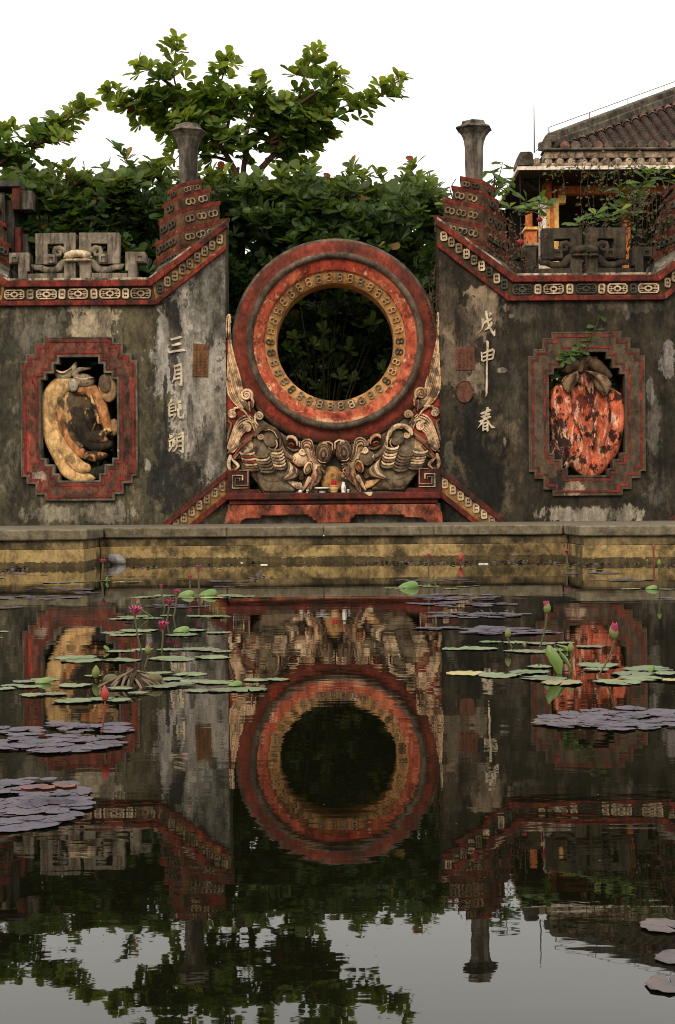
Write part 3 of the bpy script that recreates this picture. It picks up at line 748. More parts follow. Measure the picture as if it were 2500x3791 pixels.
since = [[(125, 362), (200, 270), (260, 122), (295, 140), (312, 172), (300, 222)], [(193, 290), (242, 300), (240, 600), (330, 585), (240, 674), (190, 640)], [(200, 305), (330, 245), (432, 262), (400, 300), (240, 335)],
         [(375, 270), (430, 270), (430, 440), (383, 440)], [(232, 395), (382, 345), (382, 385), (232, 430)], [(200, 492), (430, 432), (430, 475), (222, 525)], [(240, 585), (390, 550), (422, 590), (320, 742), (285, 742), (352, 612), (240, 642)],
         [(432, 240), (540, 172), (578, 200), (560, 240), (442, 290)], [(462, 292), (545, 280), (565, 350), (592, 420), (540, 470), (502, 480), (522, 400), (472, 400)], [(442, 405), (560, 400), (585, 432), (442, 472)],
         [(455, 462), (512, 462), (522, 642), (600, 640), (627, 535), (662, 640), (640, 706), (530, 712), (455, 642)]]
newm = [[(210, 1130), (240, 1182), (312, 1180), (350, 1105), (390, 1150), (300, 1262), (220, 1302)], [(170, 1362), (382, 1250), (402, 1300), (220, 1392)], [(205, 1400), (252, 1400), (262, 1500), (350, 1470), (352, 1320), (402, 1340), (402, 1440), (362, 1522), (212, 1542)],
        [(322, 1300), (372, 1290), (332, 1500), (215, 1682), (190, 1622), (282, 1500)], [(405, 1172), (450, 1190), (470, 1400), (442, 1562), (380, 1652), (305, 1682), (402, 1560), (425, 1400)], [(405, 1170), (600, 1085), (642, 1115), (590, 1162), (442, 1212)],
        [(580, 1112), (640, 1117), (636, 1690), (595, 1724), (470, 1606), (582, 1622)], [(450, 1242), (590, 1180), (590, 1232), (452, 1292)], [(456, 1342), (590, 1310), (590, 1372), (462, 1412)], [(450, 1482), (590, 1470), (590, 1522), (442, 1542)]]
wu = [[(960, 395), (1010, 378), (1050, 420), (1040, 560), (990, 700), (890, 816), (950, 690), (975, 560)], [(1030, 472), (1230, 365), (1280, 382), (1270, 420), (1040, 562)],
      [(1055, 175), (1110, 155), (1140, 190), (1150, 340), (1200, 560), (1260, 690), (1320, 780), (1362, 680), (1366, 880), (1330, 914), (1250, 810), (1150, 600), (1100, 380)],
      [(1160, 240), (1210, 205), (1265, 232), (1255, 282), (1180, 342)], [(1240, 462), (1286, 520), (1270, 602), (1180, 692), (1020, 752), (1130, 652), (1212, 560)]]
shen = [[(1085, 1045), (1125, 1022), (1182, 1065), (1168, 1300), (1150, 1600), (1145, 1900), (1138, 2560), (1085, 2677), (1084, 2500), (1095, 1700), (1110, 1300), (1108, 1100)],
        [(940, 1345), (990, 1375), (1002, 1600), (1000, 1646), (955, 1610)], [(990, 1387), (1290, 1250), (1355, 1317), (1300, 1332), (1000, 1422)], [(1300, 1292), (1356, 1320), (1310, 1560), (1250, 1572), (1290, 1402)],
        [(990, 1602), (1280, 1522), (1292, 1570), (1000, 1645)], [(1000, 1482), (1290, 1402), (1290, 1452), (1000, 1532)]]
chun = [[(915, 1255), (1190, 1130), (1245, 1152), (1240, 1187), (970, 1296)], [(930, 1352), (1170, 1240), (1215, 1262), (1205, 1302), (985, 1392)], [(870, 1492), (1180, 1320), (1250, 1347), (1240, 1377), (930, 1526)],
        [(1105, 1087), (1150, 1068), (1182, 1110), (1100, 1330), (990, 1562), (840, 1707), (960, 1500), (1050, 1322)], [(1100, 1442), (1150, 1440), (1240, 1592), (1380, 1687), (1245, 1692), (1160, 1542)],
        [(985, 1562), (1042, 1500), (1040, 1752), (1010, 1782), (985, 1762)], [(1110, 1482), (1166, 1520), (1165, 1772), (1130, 1792), (1105, 1762)],
        [(1030, 1522), (1120, 1500), (1120, 1542), (1030, 1562)], [(1030, 1612), (1120, 1590), (1120, 1642), (1030, 1662)], [(1030, 1702), (1120, 1682), (1120, 1742), (1030, 1752)]]
for p, o in ((three, (600, 1220)), (month, (600, 1220)), (since, (600, 1460)), (newm, (600, 1460))): gly(BL, CXL, gl, p, o)
for p, o in ((wu, (1660, 1130)), (shen, (1660, 1130)), (chun, (1660, 1370))): gly(BR, CXR, gr, p, o)
def pl_pts(pts, cx): return [(unroll(x, y)[0] - cx, unroll(x, y)[1]) for x, y in pts]
def seal_lines(fn, cx, x0, x1, y0, y1, cols, rows, mat, parent, seed):
    r = random.Random(seed); b = MB(); cw = (x1 - x0) / cols; rh = (y1 - y0) / rows
    for i in range(cols):
        for j in range(rows):
            xa, ya = x0 + i * cw + cw * .14, y0 + j * rh + rh * .12; w, h = cw * .72, rh * .76
            for k in range(4):
                if r.random() < .85:
                    yy = ya + h * k / 3.4; b.prism(pl_pts([(xa, yy), (xa + w * r.uniform(.6, 1), yy), (xa + w * r.uniform(.6, 1), yy + 1.5), (xa, yy + 1.5)], cx), fn, -.0215 - .0003 * k, -.012)
            for k in range(2):
                xx = xa + w * (.12 + .66 * k * r.uniform(.6, 1)); b.prism(pl_pts([(xx, ya), (xx + 1.6, ya), (xx + 1.6, ya + h * r.uniform(.5, 1)), (xx, ya + h * .9)], cx), fn, -.0225 - .0004 * k, -.012)
    return obj('seal_script', b, mat, parent)
bl2 = lambda u, y, d: BL(u, y - .5, d)
br2 = lambda u, y, d: BR(u, y + 3.5, d)
p = obj('plaque', MB().prism(pl_pts([(716, 1271), (773, 1275), (771, 1396), (714, 1394)], CXL), bl2, -.016, .01), M['plaque'], gl, bevel=.004)
seal_lines(bl2, CXL, 720, 768, 1280, 1388, 3, 5, M['plaque'], gl, 1)
p = obj('plaque', MB().prism(pl_pts([(1691, 1286), (1756, 1284), (1759, 1290), (1757, 1366), (1752, 1370), (1688, 1371), (1687, 1365), (1688, 1290)], CXR), br2, -.016, .01), M['plaque_red'], gr, bevel=.005)
seal_lines(br2, CXR, 1694, 1752, 1292, 1362, 4, 4, M['plaque_red'], gr, 2)
ov = [(1720 + 34 * math.cos(a * math.pi / 14), 1449 + 43 * math.sin(a * math.pi / 14)) for a in range(28)]
ov2 = [(1720 + 31 * math.cos(a * math.pi / 14), 1450 + 40 * math.sin(a * math.pi / 14)) for a in range(28)]
obj('medallion_rim', MB().prism(pl_pts(ov, CXR), br2, -.022, .01, [pl_pts(ov2, CXR)]), M['wall_r'], gr, bevel=.003)
obj('medallion', MB().prism(pl_pts(ov2, CXR), br2, -.006, .01), M['plaque_red'], gr)

# ------------------------------------------------------------------ carved relief: one continuous surface from strokes, discs and domes
PXM = 20.25 / F
def seg_height(X, Y, pts, rad):
    H = np.zeros(X.shape); E = np.full(X.shape, -1e9)
    for i in range(len(pts) - 1):
        (x0, y0), (x1, y1) = pts[i], pts[i + 1]
        dx, dy = x1 - x0, y1 - y0; L2 = dx * dx + dy * dy + 1e-9
        t = np.clip(((X - x0) * dx + (Y - y0) * dy) / L2, 0, 1)
        d = np.hypot(X - x0 - t * dx, Y - y0 - t * dy); r = rad[i] + (rad[i + 1] - rad[i]) * t
        q = 1 - (d / r) ** 2
        h = np.where(q > 0, r * np.sqrt(np.maximum(q, 0)), 0)
        H = np.maximum(H, h); E = np.maximum(E, (r - d) / np.minimum(1, np.maximum(r, .1) / 6.0))
    return H, E
def poly_height(X, Y, poly, D):
    inside = np.zeros(X.shape, bool); dist = np.full(X.shape, 1e9); n = len(poly)
    for i in range(n):
        (x0, y0), (x1, y1) = poly[i], poly[(i + 1) % n]
        c = ((y0 > Y) != (y1 > Y)) & (X < (x1 - x0) * (Y - y0) / (y1 - y0 + 1e-12) + x0)
        inside ^= c
        dx, dy = x1 - x0, y1 - y0
        t = np.clip(((X - x0) * dx + (Y - y0) * dy) / (dx * dx + dy * dy + 1e-9), 0, 1)
        dist = np.minimum(dist, np.hypot(X - x0 - t * dx, Y - y0 - t * dy))
    u = np.clip(1 - dist / D, 0, 1)
    return np.where(inside, D * np.sqrt(1 - u * u) + .01, 0), dist
def ell_height(X, Y, cx, cy, rx, ry, rot):
    c, s = math.cos(rot), math.sin(rot)
    a = ((X - cx) * c + (Y - cy) * s) / rx; b_ = (-(X - cx) * s + (Y - cy) * c) / ry
    q = 1 - a * a - b_ * b_
    return np.where(q > 0, min(rx, ry) * np.sqrt(np.maximum(q, 0)), 0), min(rx, ry) * (1 - np.sqrt(np.maximum(1 - q, 0)))
def relief(comps, fn, res=3.0, ow=0.0, rough=0.0, oc=(.075, .022, .015)):
    """comps: (kind, data, height scale, base, colour) in picture pixels"""
    xs, ys = [], []
    for k, d, hs, base, col in comps:
        if k == 's':
            for (x, y), r in zip(*d): xs += [x - r, x + r]; ys += [y - r, y + r]
        elif k == 'p':
            for x, y in d[0]: xs.append(x); ys.append(y)
        else:
            m = max(d[2], d[3]); xs += [d[0] - m, d[0] + m]; ys += [d[1] - m, d[1] + m]
    x0, x1, y0, y1 = min(xs) - res, max(xs) + res, min(ys) - res, max(ys) + res
    nx, ny = int((x1 - x0) / res) + 2, int((y1 - y0) / res) + 2
    X, Y = np.meshgrid(x0 + res * np.arange(nx), y0 + res * np.arange(ny))
    Hm = np.zeros(X.shape); C = np.ones(X.shape + (4,)); C[..., :3] = comps[0][4][:3]
    for k, d, hs, base, col in comps:
        h, ed = seg_height(X, Y, *d) if k == 's' else poly_height(X, Y, *d) if k == 'p' else ell_height(X, Y, *d)
        m = h > 0
        hh = np.where(m, h * hs + base, 0)
        w = hh > Hm
        Hm = np.where(w, hh, Hm); C[w, :3] = col[:3]
        if ow: C[w & (ed < ow), :3] = oc
    if rough:
        for sc, am in ((9, 1.0), (4, .5)):
            G = np.random.randn(ny // int(sc) + 3, nx // int(sc) + 3)
            yi, xi = np.arange(ny) / sc, np.arange(nx) / sc
            a = yi.astype(int); bq = xi.astype(int); fy = (yi - a)[:, None]; fx = (xi - bq)[None]
            Z = G[a][:, bq] * (1 - fy) * (1 - fx) + G[a + 1][:, bq] * fy * (1 - fx) + G[a][:, bq + 1] * (1 - fy) * fx + G[a + 1][:, bq + 1] * fy * fx
            Hm = np.where(Hm > 0, np.maximum(Hm + Z * rough * am, .3), 0)
    pos = Hm > 0
    idx = -np.ones(X.shape, int); b = MB(); cols = []
    cell = pos[:-1, :-1] | pos[1:, :-1] | pos[:-1, 1:] | pos[1:, 1:]
    cnt = pos[:-1, :-1].astype(int) + pos[1:, :-1] + pos[:-1, 1:] + pos[1:, 1:]
    cell = cnt >= 2
    use = np.zeros(X.shape, bool)
    use[:-1, :-1] |= cell; use[1:, :-1] |= cell; use[:-1, 1:] |= cell; use[1:, 1:] |= cell
    jj, ii = np.nonzero(use)
    # colour of skirt vertices: borrow from a neighbour
    for j, i in zip(jj, ii):
        idx[j, i] = len(b.v)
        b.v.append(tuple(fn(X[j, i], Y[j, i], -Hm[j, i] * PXM)))
        c = C[j, i]
        if not pos[j, i]:
            for dj, di in ((0, 1), (1, 0), (0, -1), (-1, 0), (1, 1), (-1, -1), (1, -1), (-1, 1)):
                a, q = j + dj, i + di
                if 0 <= a < ny and 0 <= q < nx and pos[a, q]: c = C[a, q]; break
        cols.append(c)
    for j, i in zip(*np.nonzero(cell)):
        b.f.append((idx[j, i], idx[j + 1, i], idx[j + 1, i + 1], idx[j, i + 1]))
    b.c = np.array(cols)
    return b

def stroke(pts, r, hs=.8, base=0, col=(.5, .4, .3), z=None):
    if not hasattr(r, '__len__'): r = [r] * len(pts)
    if len(r) != len(pts): r = list(np.interp(np.linspace(0, 1, len(pts)), np.linspace(0, 1, len(r)), r))
    return ('s', (list(pts), list(r)), hs, base, col)
def smooth_pts(pts, n=6):
    """Catmull-Rom through the points"""
    P = [pts[0]] + list(pts) + [pts[-1]]; out = []
    for i in range(1, len(P) - 2):
        p0, p1, p2, p3 = (np.array(P[i + k], float) for k in (-1, 0, 1, 2))
        for t in np.linspace(0, 1, n, endpoint=False):
            out.append(tuple(.5 * (2 * p1 + (p2 - p0) * t + (2 * p0 - 5 * p1 + 4 * p2 - p3) * t * t + (3 * p1 - p0 - 3 * p2 + p3) * t ** 3)))
    out.append(tuple(pts[-1])); return out

# ------------------------------------------------------------------ moon gate
GY = .30
gc = at(1241, 1265, GY)
mg = thing('moon_gate', (gc.x, GY, TZ), 'round red moon gate ringed by coin motifs, standing between the gate walls', 'moon gate')
rp = lambda v: v * (20 + GY) / F
def ringband(name, prof, mat, n=96, **k):
    return obj(name, MB().lathe([(rp(r), y) for r, y in prof], (gc.x, GY, gc.z), n, axis='y'), mat, mg, smooth=False, **k)
def shade_s(o):
    o.data.shade_smooth(); return o
shade_s(ringband('hole_lining', [(219, .50), (218, .03)], M['ochre']))
shade_s(ringband('coin_band', [(218, .03), (219.5, .018), (261, -.035)], M['ochre']))
shade_s(ringband('inner_band', [(260.8, -.034), (261, -.065), (266, -.078), (284, -.088), (303, -.105)], M['ring_inner']))
shade_s(ringband('rim_roll', [(301, -.10), (303, -.135), (308, -.165), (314, -.175), (320, -.165), (326, -.14), (328, -.09)], M['rim']))
shade_s(ringband('outer_band', [(326, -.10), (328, -.075), (334, -.06), (345, -.058), (358, -.052), (368, -.035), (374, -.01)], M['ring_outer']))
shade_s(ringband('outer_rim', [(372, -.02), (376, -.012), (381, .01), (385, .05), (386, .5)], M['rim']))
shade_s(ringband('ring_back', [(386, .5), (219, .5)], M['ring_outer']))
NCOIN = 38
for k in range(NCOIN):
    a = math.pi / 2 - (k + .5) * 2 * math.pi / NCOIN
    r = rp(240.5)
    deg = math.degrees(a) % 360
    mt = 'coin' if not (225 < deg < 315) else ('cream_dirty' if k % 7 != 3 else 'cream')
    if k in (9, 10, 28, 13): mt = 'motif_dark'
    if k in (21,): mt = 'cream'
    m = Matrix.Rotation(-(a - math.pi / 2), 4, 'Y') @ Matrix.Rotation(R(19), 4, 'X') @ Matrix.Diagonal((1.0, 1, .92, 1))
    mt = aged(mt, .14, .05); m = m @ Matrix.Rotation(VR.gauss(0, .07), 4, 'Y') @ Matrix.Diagonal((VR.uniform(.95, 1.07), 1, VR.uniform(.94, 1.06), 1))
    inst('coin_motif', ME_COIN[mt], mg, (gc.x + r * math.cos(a), GY - .014, gc.z + r * math.sin(a)), M=m)
def G(x, y, d=0.0):
    p = at(x, y, GY); return (p.x, p.y + d, p.z)
# plinth: two slabs and a low table apron with a cut-out underside
obj('plinth_slab', MB().prism([(843, 1828), (1627, 1822), (1627, 1846), (843, 1852)], G, -.34, .5), M['red_dark'], mg, bevel=.012)
obj('plinth_fillet', MB().prism([(854, 1852), (1618, 1846), (1618, 1863), (854, 1869)], G, -.28, .4), M['red_dark'], mg, bevel=.012)
apron = [(868, 1871), (1606, 1866), (1622, 1878), (1632, 1900), (1636, 1942), (1580, 1942), (1572, 1926), (1556, 1916), (1494, 1914), (1492, 1906), (1326, 1905), (1312, 1906), (1310, 1918), (1298, 1918), (1296, 1936),
         (1176, 1937), (1174, 1926), (1160, 1926), (1158, 1914), (1146, 1914), (1144, 1907), (972, 1909), (970, 1918), (916, 1919), (902, 1928), (894, 1945), (836, 1946), (842, 1906), (852, 1882)]
obj('table_apron', MB().prism(apron, G, -.30, -.18), M['apron'], mg, bevel=.012)
obj('plinth_base', MB().prism([(846, 1868), (1628, 1862), (1628, 1950), (846, 1950)], G, -.16, .5), M['coping'], mg)
# backing slabs beside and below the ring
for s in (0, 1):
    pl = [(838, 1165), (868, 1280), (900, 1440), (960, 1545), (1060, 1615), (1150, 1645), (1236, 1650), (1236, 1680), (1205, 1716), (1190, 1760), (1172, 1835), (985, 1835), (915, 1742), (838, 1742)]
    if s: pl = [(2472 - x, y - 6) for x, y in pl]
    obj('backing_slab', MB().prism(pl, G, .02, .30), M['relief_ground'], mg)
# corner blocks with a key fret
kb = [(838, 1740), (962, 1738), (990, 1834), (838, 1836)]
for s in (0, 1):
    mir = (lambda x, y: (x, y)) if not s else (lambda x, y: (2472 - x, y - 6))
    obj('corner_block', MB().prism([mir(*p) for p in [(838, 1742), (925, 1741), (925, 1812), (962, 1812), (980, 1834), (838, 1835)]], G, -.10, .0), M['red_dark'], mg, bevel=.006)
    def K(pts): return [mir(830 + x / 3.733, 1400 + y / 3.733) for x, y in pts]
    key = [(118, 1340), (272, 1340), (272, 1415), (252, 1415), (252, 1352), (130, 1352), (130, 1516), (345, 1516), (345, 1524), (118, 1528)]
    obj('key_fret', MB().prism(K(key), G, -.125, -.09), M['cream'], mg, bevel=.003)
    key2 = [(160, 1380), (232, 1380), (232, 1420), (220, 1420), (220, 1390), (172, 1390), (172, 1478), (330, 1478), (330, 1282), (212, 1282), (212, 1272), (344, 1272), (344, 1490), (160, 1490)]
    obj('key_fret', MB().prism(K(key2), G, -.127, -.09), M['cream_dirty'], mg, bevel=.003)
    key3 = [(132, 1354), (158, 1354), (158, 1378), (250, 1378), (250, 1354), (158, 1354.01), (158, 1492), (342, 1492), (342, 1514), (132, 1514)]
    obj('key_painted_shadow', MB().prism(K([(131, 1353), (159, 1353), (159, 1514), (131, 1514)]), G, -.104, -.09), M['motif_dark'], mg)  # dark strip painted in as the shadow between the fret bars

# phoenixes: measured on the close-up of the left one (3.733 x), the other mirrored
CREAM, CRE2, REDC, GREY, OCHC, DARK = (.78, .56, .35), (.58, .39, .22), (.36, .055, .034), (.205, .155, .098), (.60, .36, .16), (.09, .065, .042)
BRWN = (.20, .13, .075)
def spiral(cx, cy, r, a0, turns, sgn, n=34):
    out = []
    for i in range(n):
        t = i / (n - 1); a = a0 + sgn * turns * 2 * math.pi * t; rr = r * (1 - .92 * t)
        out.append((cx + rr * math.cos(a), cy + rr * math.sin(a)))
    return out
def phoenix(s):
    rr = random.Random(5 + s)
    z = lambda x, y: (830 + x / 3.733, 1400 + y / 3.733)
    mir = (lambda x, y: (x, y)) if not s else (lambda x, y: (2472 - x, y - 6))
    fnm = lambda d0: (lambda x, y, d: G(*mir(x, y), d + d0))
    zs = lambda pts: [z(*p) for p in pts]
    zr = lambda r: [v / 3.733 for v in r]
    def S_(pts, r, hs, base, col): return stroke(smooth_pts(zs(pts)), zr(r), hs, base, col)
    def E_(cx, cy, rx, ry, rot, hs, base, col): return ('e', (*z(cx, cy), rx / 3.733, ry / 3.733, rot), hs, base, col)
    def P_(pts, D, hs, base, col): return ('p', (zs(pts), D / 3.733), hs, base, col)
    A, B2 = (CREAM, CRE2) if not s else (CRE2, CREAM)
    OW = 2.4
    def R_(comps, d0, res=2.0, ow=OW, rough=.25): return relief(comps, fnm(d0), res, ow, rough)
    ph = obj('phoenix_carving', R_([
        P_([(400, 830), (440, 720), (560, 660), (700, 720), (770, 830), (790, 980), (840, 1120), (930, 1230), (1010, 1300), (1040, 1400), (900, 1440), (1000, 1540), (980, 1575), (560, 1570), (420, 1420), (330, 1300), (215, 1110), (260, 1000)], 90, .6, 2, GREY),
        P_([(330, 1280), (440, 1440), (560, 1572), (760, 1575), (800, 1430), (600, 1420)], 40, .8, 5, GREY),
        S_([(440, 1340), (620, 1425), (800, 1420)], [5, 8, 5], .5, 16, DARK), S_([(470, 1440), (640, 1470), (780, 1470)], [5, 7, 5], .5, 14, DARK),
        P_([(790, 1380), (1080, 1440), (1110, 1570), (1000, 1540)], 30, .9, 12, CREAM if not s else OCHC),
        P_([(1010, 1380), (1100, 1290), (1110, 1400), (1060, 1420)], 16, .6, 14, BRWN),
        # neck, head, beak
        S_([(1120, 950), (1180, 1020), (1210, 1110), (1260, 1190), (1290, 1290), (1230, 1420), (1150, 1580)], [40, 56, 60, 74, 78, 62, 26], .8, 6, CREAM if not s else CRE2),
        S_([(1310, 1240), (1330, 1330), (1300, 1420), (1230, 1500)], [26, 34, 34, 14], .9, 20, GREY),
        S_([(1280, 1260), (1290, 1340), (1260, 1430)], [8, 13, 8], .9, 34, REDC), S_([(1240, 1330), (1200, 1440), (1160, 1560)], [5, 8, 5], .6, 46, REDC),
        S_([(1180, 1390), (1130, 1480), (1080, 1570)], [40, 34, 18], .9, 18, CREAM),
        E_(1050, 1120, 118, 104, .2, .7, 12, CREAM if not s else GREY),
        S_([(940, 1140), (990, 1200), (1060, 1225), (1130, 1190)], [7, 12, 12, 7], .9, 22, REDC if not s else DARK),
        E_(1160, 1240, 62, 106, .35, .5, 24, CREAM if not s else OCHC),
        E_(1164, 1246, 34, 72, .35, -.2, 44, (.30, .17, .08) if not s else (.50, .14, .06)),
        # raised brow leaf with engraved rings
        E_(1378, 1030, 118, 168, .08, .5, 16, GREY), E_(1378, 1044, 92, 132, .08, .3, 34, BRWN), E_(1376, 1050, 74, 108, .08, .3, 40, GREY), E_(1374, 1058, 46, 74, .08, .3, 48, DARK), E_(1374, 1060, 30, 54, .08, .3, 54, GREY),
        S_([(1300, 1130), (1340, 1165), (1400, 1170)], [6, 10, 6], .8, 48, CREAM),
        # shoulder and claw
        P_([(400, 850), (412, 1000), (310, 1030), (205, 1125), (130, 1140), (150, 1060), (260, 950), (320, 890)], 40, .8, 10, A),
        S_([(430, 770), (330, 850), (200, 940), (110, 1000), (50, 1040)], [22, 34, 34, 28, 14], .9, 14, BRWN),
        S_([(390, 850), (300, 910), (200, 1000), (130, 1090)], [9, 16, 16, 12], .9, 30, REDC), S_([(300, 960), (210, 1040), (150, 1110)], [10, 22, 26], .9, 26, GREY if not s else BRWN),
        S_([(90, 1080), (65, 1170), (80, 1250), (130, 1275)], [30, 36, 34, 24], .9, 12, A),
        S_([(120, 1120), (160, 1170), (200, 1220), (150, 1270)], [22, 30, 30, 18], .9, 20, A), S_([(100, 1220), (110, 1260)], [7, 5], .8, 44, REDC),
        # small clawed tuft
        S_([(1340, 1190), (1395, 1215)], [24, 20], .9, 12, CRE2), S_([(1330, 1230), (1395, 1250)], [20, 16], .9, 16, GREY), S_([(1345, 1260), (1385, 1290), (1375, 1325)], [20, 16, 6], .9, 18, CRE2),
    ], .02), M['carving'], mg, smooth=True)
    for pts, r, c, d0 in (([(790, 830), (800, 950), (860, 1050), (960, 1110), (1010, 1120)], [16, 34, 40, 36, 14], GREY, -.03), ([(775, 900), (790, 1010), (850, 1110), (940, 1165)], [10, 20, 24, 12], DARK, -.05), ([(960, 1080), (975, 1110), (965, 1140)], [8, 14, 5], CREAM, -.085)):
        obj('neck_leaf', R_([S_(pts, r, .8, 4, c)], d0), M['carving'], ph, smooth=True)
    obj('wing_hood', R_([E_(650, 840, 112, 126, 0, .5, 14, GREY if not s else GREY),
        S_([(775, 960), (775, 850), (735, 750), (650, 690), (540, 690), (465, 745), (440, 800)], [14, 24, 32, 38, 42, 40, 26], .8, 18, B2 if s else BRWN),
        S_([(745, 840), (705, 760), (640, 722), (560, 735)], [6, 9, 9, 6], .8, 42, A), S_([(720, 860), (740, 930), (700, 990)], [12, 16, 8], .8, 26, A)], -.02), M['carving'], ph, smooth=True)
    def curl(cx, cy, r, a0, turns, sgn, tail, rad, col, d0=-.03, name='curl'):
        sp = spiral(cx, cy, r, a0, turns, sgn)
        pts = list(tail) + sp; nt = len(tail)
        radii = [rad * (.5 + .5 * min(1, (i + 1) / max(1, nt))) * (1 - .5 * max(0, (i - nt) / 34)) for i in range(len(pts))]
        cc = [('e', (*z(cx, cy), r * .9 / 3.733, r * .9 / 3.733, 0), .25, 2, REDC if (cx * 7 + s) % 3 < 1.5 else BRWN), stroke(zs(pts), zr(radii), .9, 5, col)]
        obj(name, relief(cc, fnm(d0), 1.8, 1.7, .2), M['carving'], ph, smooth=True)
    K1, K2 = (CREAM, CRE2) if not s else (CRE2, CREAM)
    obj('plume_leaf', R_([P_([(190, 290), (260, 320), (340, 330), (410, 300), (395, 420), (370, 490), (330, 460), (240, 390)], 40, .6, 4, BRWN),
        S_([(350, 330), (355, 410), (365, 480)], [8, 10, 6], .9, 26, CREAM), S_([(390, 320), (385, 400), (372, 470)], [6, 8, 5], .9, 26, REDC)], -.02), M['carving'], ph, smooth=True)
    curl(312, 236, 84, .5, 2.1, -1, [(395, 400), (405, 330)], 24, K1)
    curl(122, 500, 62, -1.2, 2.0, -1, [(370, 580), (300, 480), (220, 410), (150, 415)], 21, CREAM)
    curl(490, 530, 62, 2.6, 1.9, 1, [(475, 660), (440, 610), (425, 580)], 20, K1)
    curl(315, 690, 62, -2.2, 2.0, 1, [(400, 620), (330, 590), (270, 620)], 21, CREAM)
    curl(515, 810, 44, 3.4, 1.6, -1, [(450, 740)], 18, K2, -.06)
    curl(1085, 1020, 42, 1.2, 1.6, 1, [(1125, 1045)], 17, CREAM, -.08)
    curl(1390, 930, 38, -2.4, 1.5, 1, [(1500, 1000), (1500, 915), (1450, 885), (1400, 890)], 15, K2, -.08)
    obj('cloud_curl', R_([S_([(868, 850), (890, 815), (950, 812), (1000, 860), (1010, 930)], [14, 24, 28, 26, 12], .9, 5, CREAM if not s else OCHC), S_([(885, 850), (940, 838), (980, 880)], [5, 8, 5], .8, 30, REDC),
        E_(935, 925, 46, 44, 0, .6, 4, REDC), S_([(900, 920), (930, 900), (965, 925)], [6, 8, 5], .8, 28, CRE2), S_([(1040, 880), (1045, 950)], [12, 10], .9, 6, CREAM), S_([(880, 960), (960, 1000), (1030, 990)], [16, 24, 14], .8, 4, GREY)], -.02), M['carving'], ph, smooth=True)
    # crest bands over the head
    for k, c in enumerate((CRE2, DARK, CREAM, REDC if not s else DARK, CREAM, CRE2)):
        o = k * 17
        pts = [(1075 + o * .5, 965 - o * .1), (1078 + o * .55, 890 + o * .5), (1140 + o * .1, 850 + o), (1205 - o * .3, 870 + o), (1232 - o * .42, 950 + o * .3), (1252 - o * .5, 1060), (1296 - o * .5, 1175)]
        obj('crest_band', R_([S_(pts, [7, 11, 12, 12, 11, 10, 6], 1.0, 3, c)], -.05 - .004 * (k % 2), 1.8, 1.2), M['carving'], ph, smooth=True)
    # tail plume along the edge of the opening: cream strokes with red between
    obj('plume_ground', R_([P_([(38, -800), (80, -700), (110, -350), (190, -60), (280, 120), (380, 400), (430, 640), (430, 780), (260, 960), (60, 1080), (38, 900)], 40, .3, 1, REDC)], .0, 3.0, 0), M['carving'], ph, smooth=True)
    for k in range(9):
        t = k / 8
        pts = [(44 + 40 * (1 - t), -820 + 100 * k), (44 + 46 * (1 - t), -520 + 78 * k), (50 + 105 * (1 - t), -230 + 44 * k), (66 + 160 * (1 - t), 10 + 26 * k), (130 + 130 * (1 - t), 200 + 16 * k), (250 + 60 * (1 - t), 360 + 12 * k)]
        obj('plume_feather', relief([S_(pts, [6, 12, 14, 14, 13, 7], .9, 4, CREAM if k % 3 != 1 else OCHC)], fnm(-.014 - .003 * k), 1.8, 1.0, .2, REDC), M['carving'], ph, smooth=True)
    for k in range(2):   # hooked plume tip
        pts = [(30 + 36 * k, -560), (36 + 34 * k, -760), (50 + 22 * k, -850), (70 + 10 * k, -870), (90, -820), (84, -740)][: 6 - k]
        obj('plume_feather', R_([S_(pts, [12, 16, 16, 14, 12, 8][:len(pts)], .9, 3, CREAM)], -.02 - .004 * k), M['carving'], ph, smooth=True)
    # swept secondary plumes, cream and red
    for k in range(7):
        pts = [(400 - 3 * k, 560 + 22 * k), (320 - 8 * k, 520 + 40 * k), (205 + 2 * k, 575 + 44 * k), (130 + 10 * k, 715 + 38 * k), (72 + 12 * k, 880 + 22 * k), (48 + 10 * k, 980 + 8 * k)]
        obj('plume_feather', relief([S_(pts, [7, 14, 16, 16, 14, 7], .8, 4, CREAM if k != 3 else CRE2)], fnm(-.012 - .003 * k), 1.8, 1.4, .2, REDC), M['carving'], ph, smooth=True)
    obj('plume_feather', R_([S_([(60, 600), (100, 640), (70, 760), (45, 880)], [14, 22, 24, 12], .8, 4, GREY)], -.03), M['carving'], ph, smooth=True)
    for k in range(4):
        obj('plume_feather', relief([S_([(330 + 26 * k, 560 + 10 * k), (390 + 22 * k, 640), (430 + 14 * k, 740)], [9, 13, 8], .9, 4, (CRE2, BRWN)[k % 2])], fnm(-.03), 1.8, 1.2), M['carving'], ph, smooth=True)
    # body feathers: overlapping scallops in three columns
    for ci, (cx, cy, w, n, sx, stp, sag) in enumerate(((325, 1045, 200, 7, 12, 36, 14), (515, 1075, 200, 6, 17, 41, 24), (712, 985, 176, 7, 11, 42, 22))):
        for k in range(n - 1, -1, -1):
            x, y = cx + sx * k, cy + stp * k
            u = rr.random()
            col = (CREAM if k % 2 == 0 else REDC) if ci == 0 and k < 5 and not s else (CREAM if u < (.62 if ci != 1 else .14) else (BRWN if u < .75 else GREY))
            if k == n - 1: col = GREY
            base = [(x - w / 2, y - sag), (x - w * .36, y + sag * .5), (x, y + sag), (x + w * .36, y + sag * .5), (x + w / 2, y - sag)]
            obj('body_feather', relief([S_(base, [9, 20, 23, 20, 9], .7, 5, col)], fnm(-.115 + .008 * k), 1.8, 1.8, .25, DARK), M['carving'], ph, smooth=True)
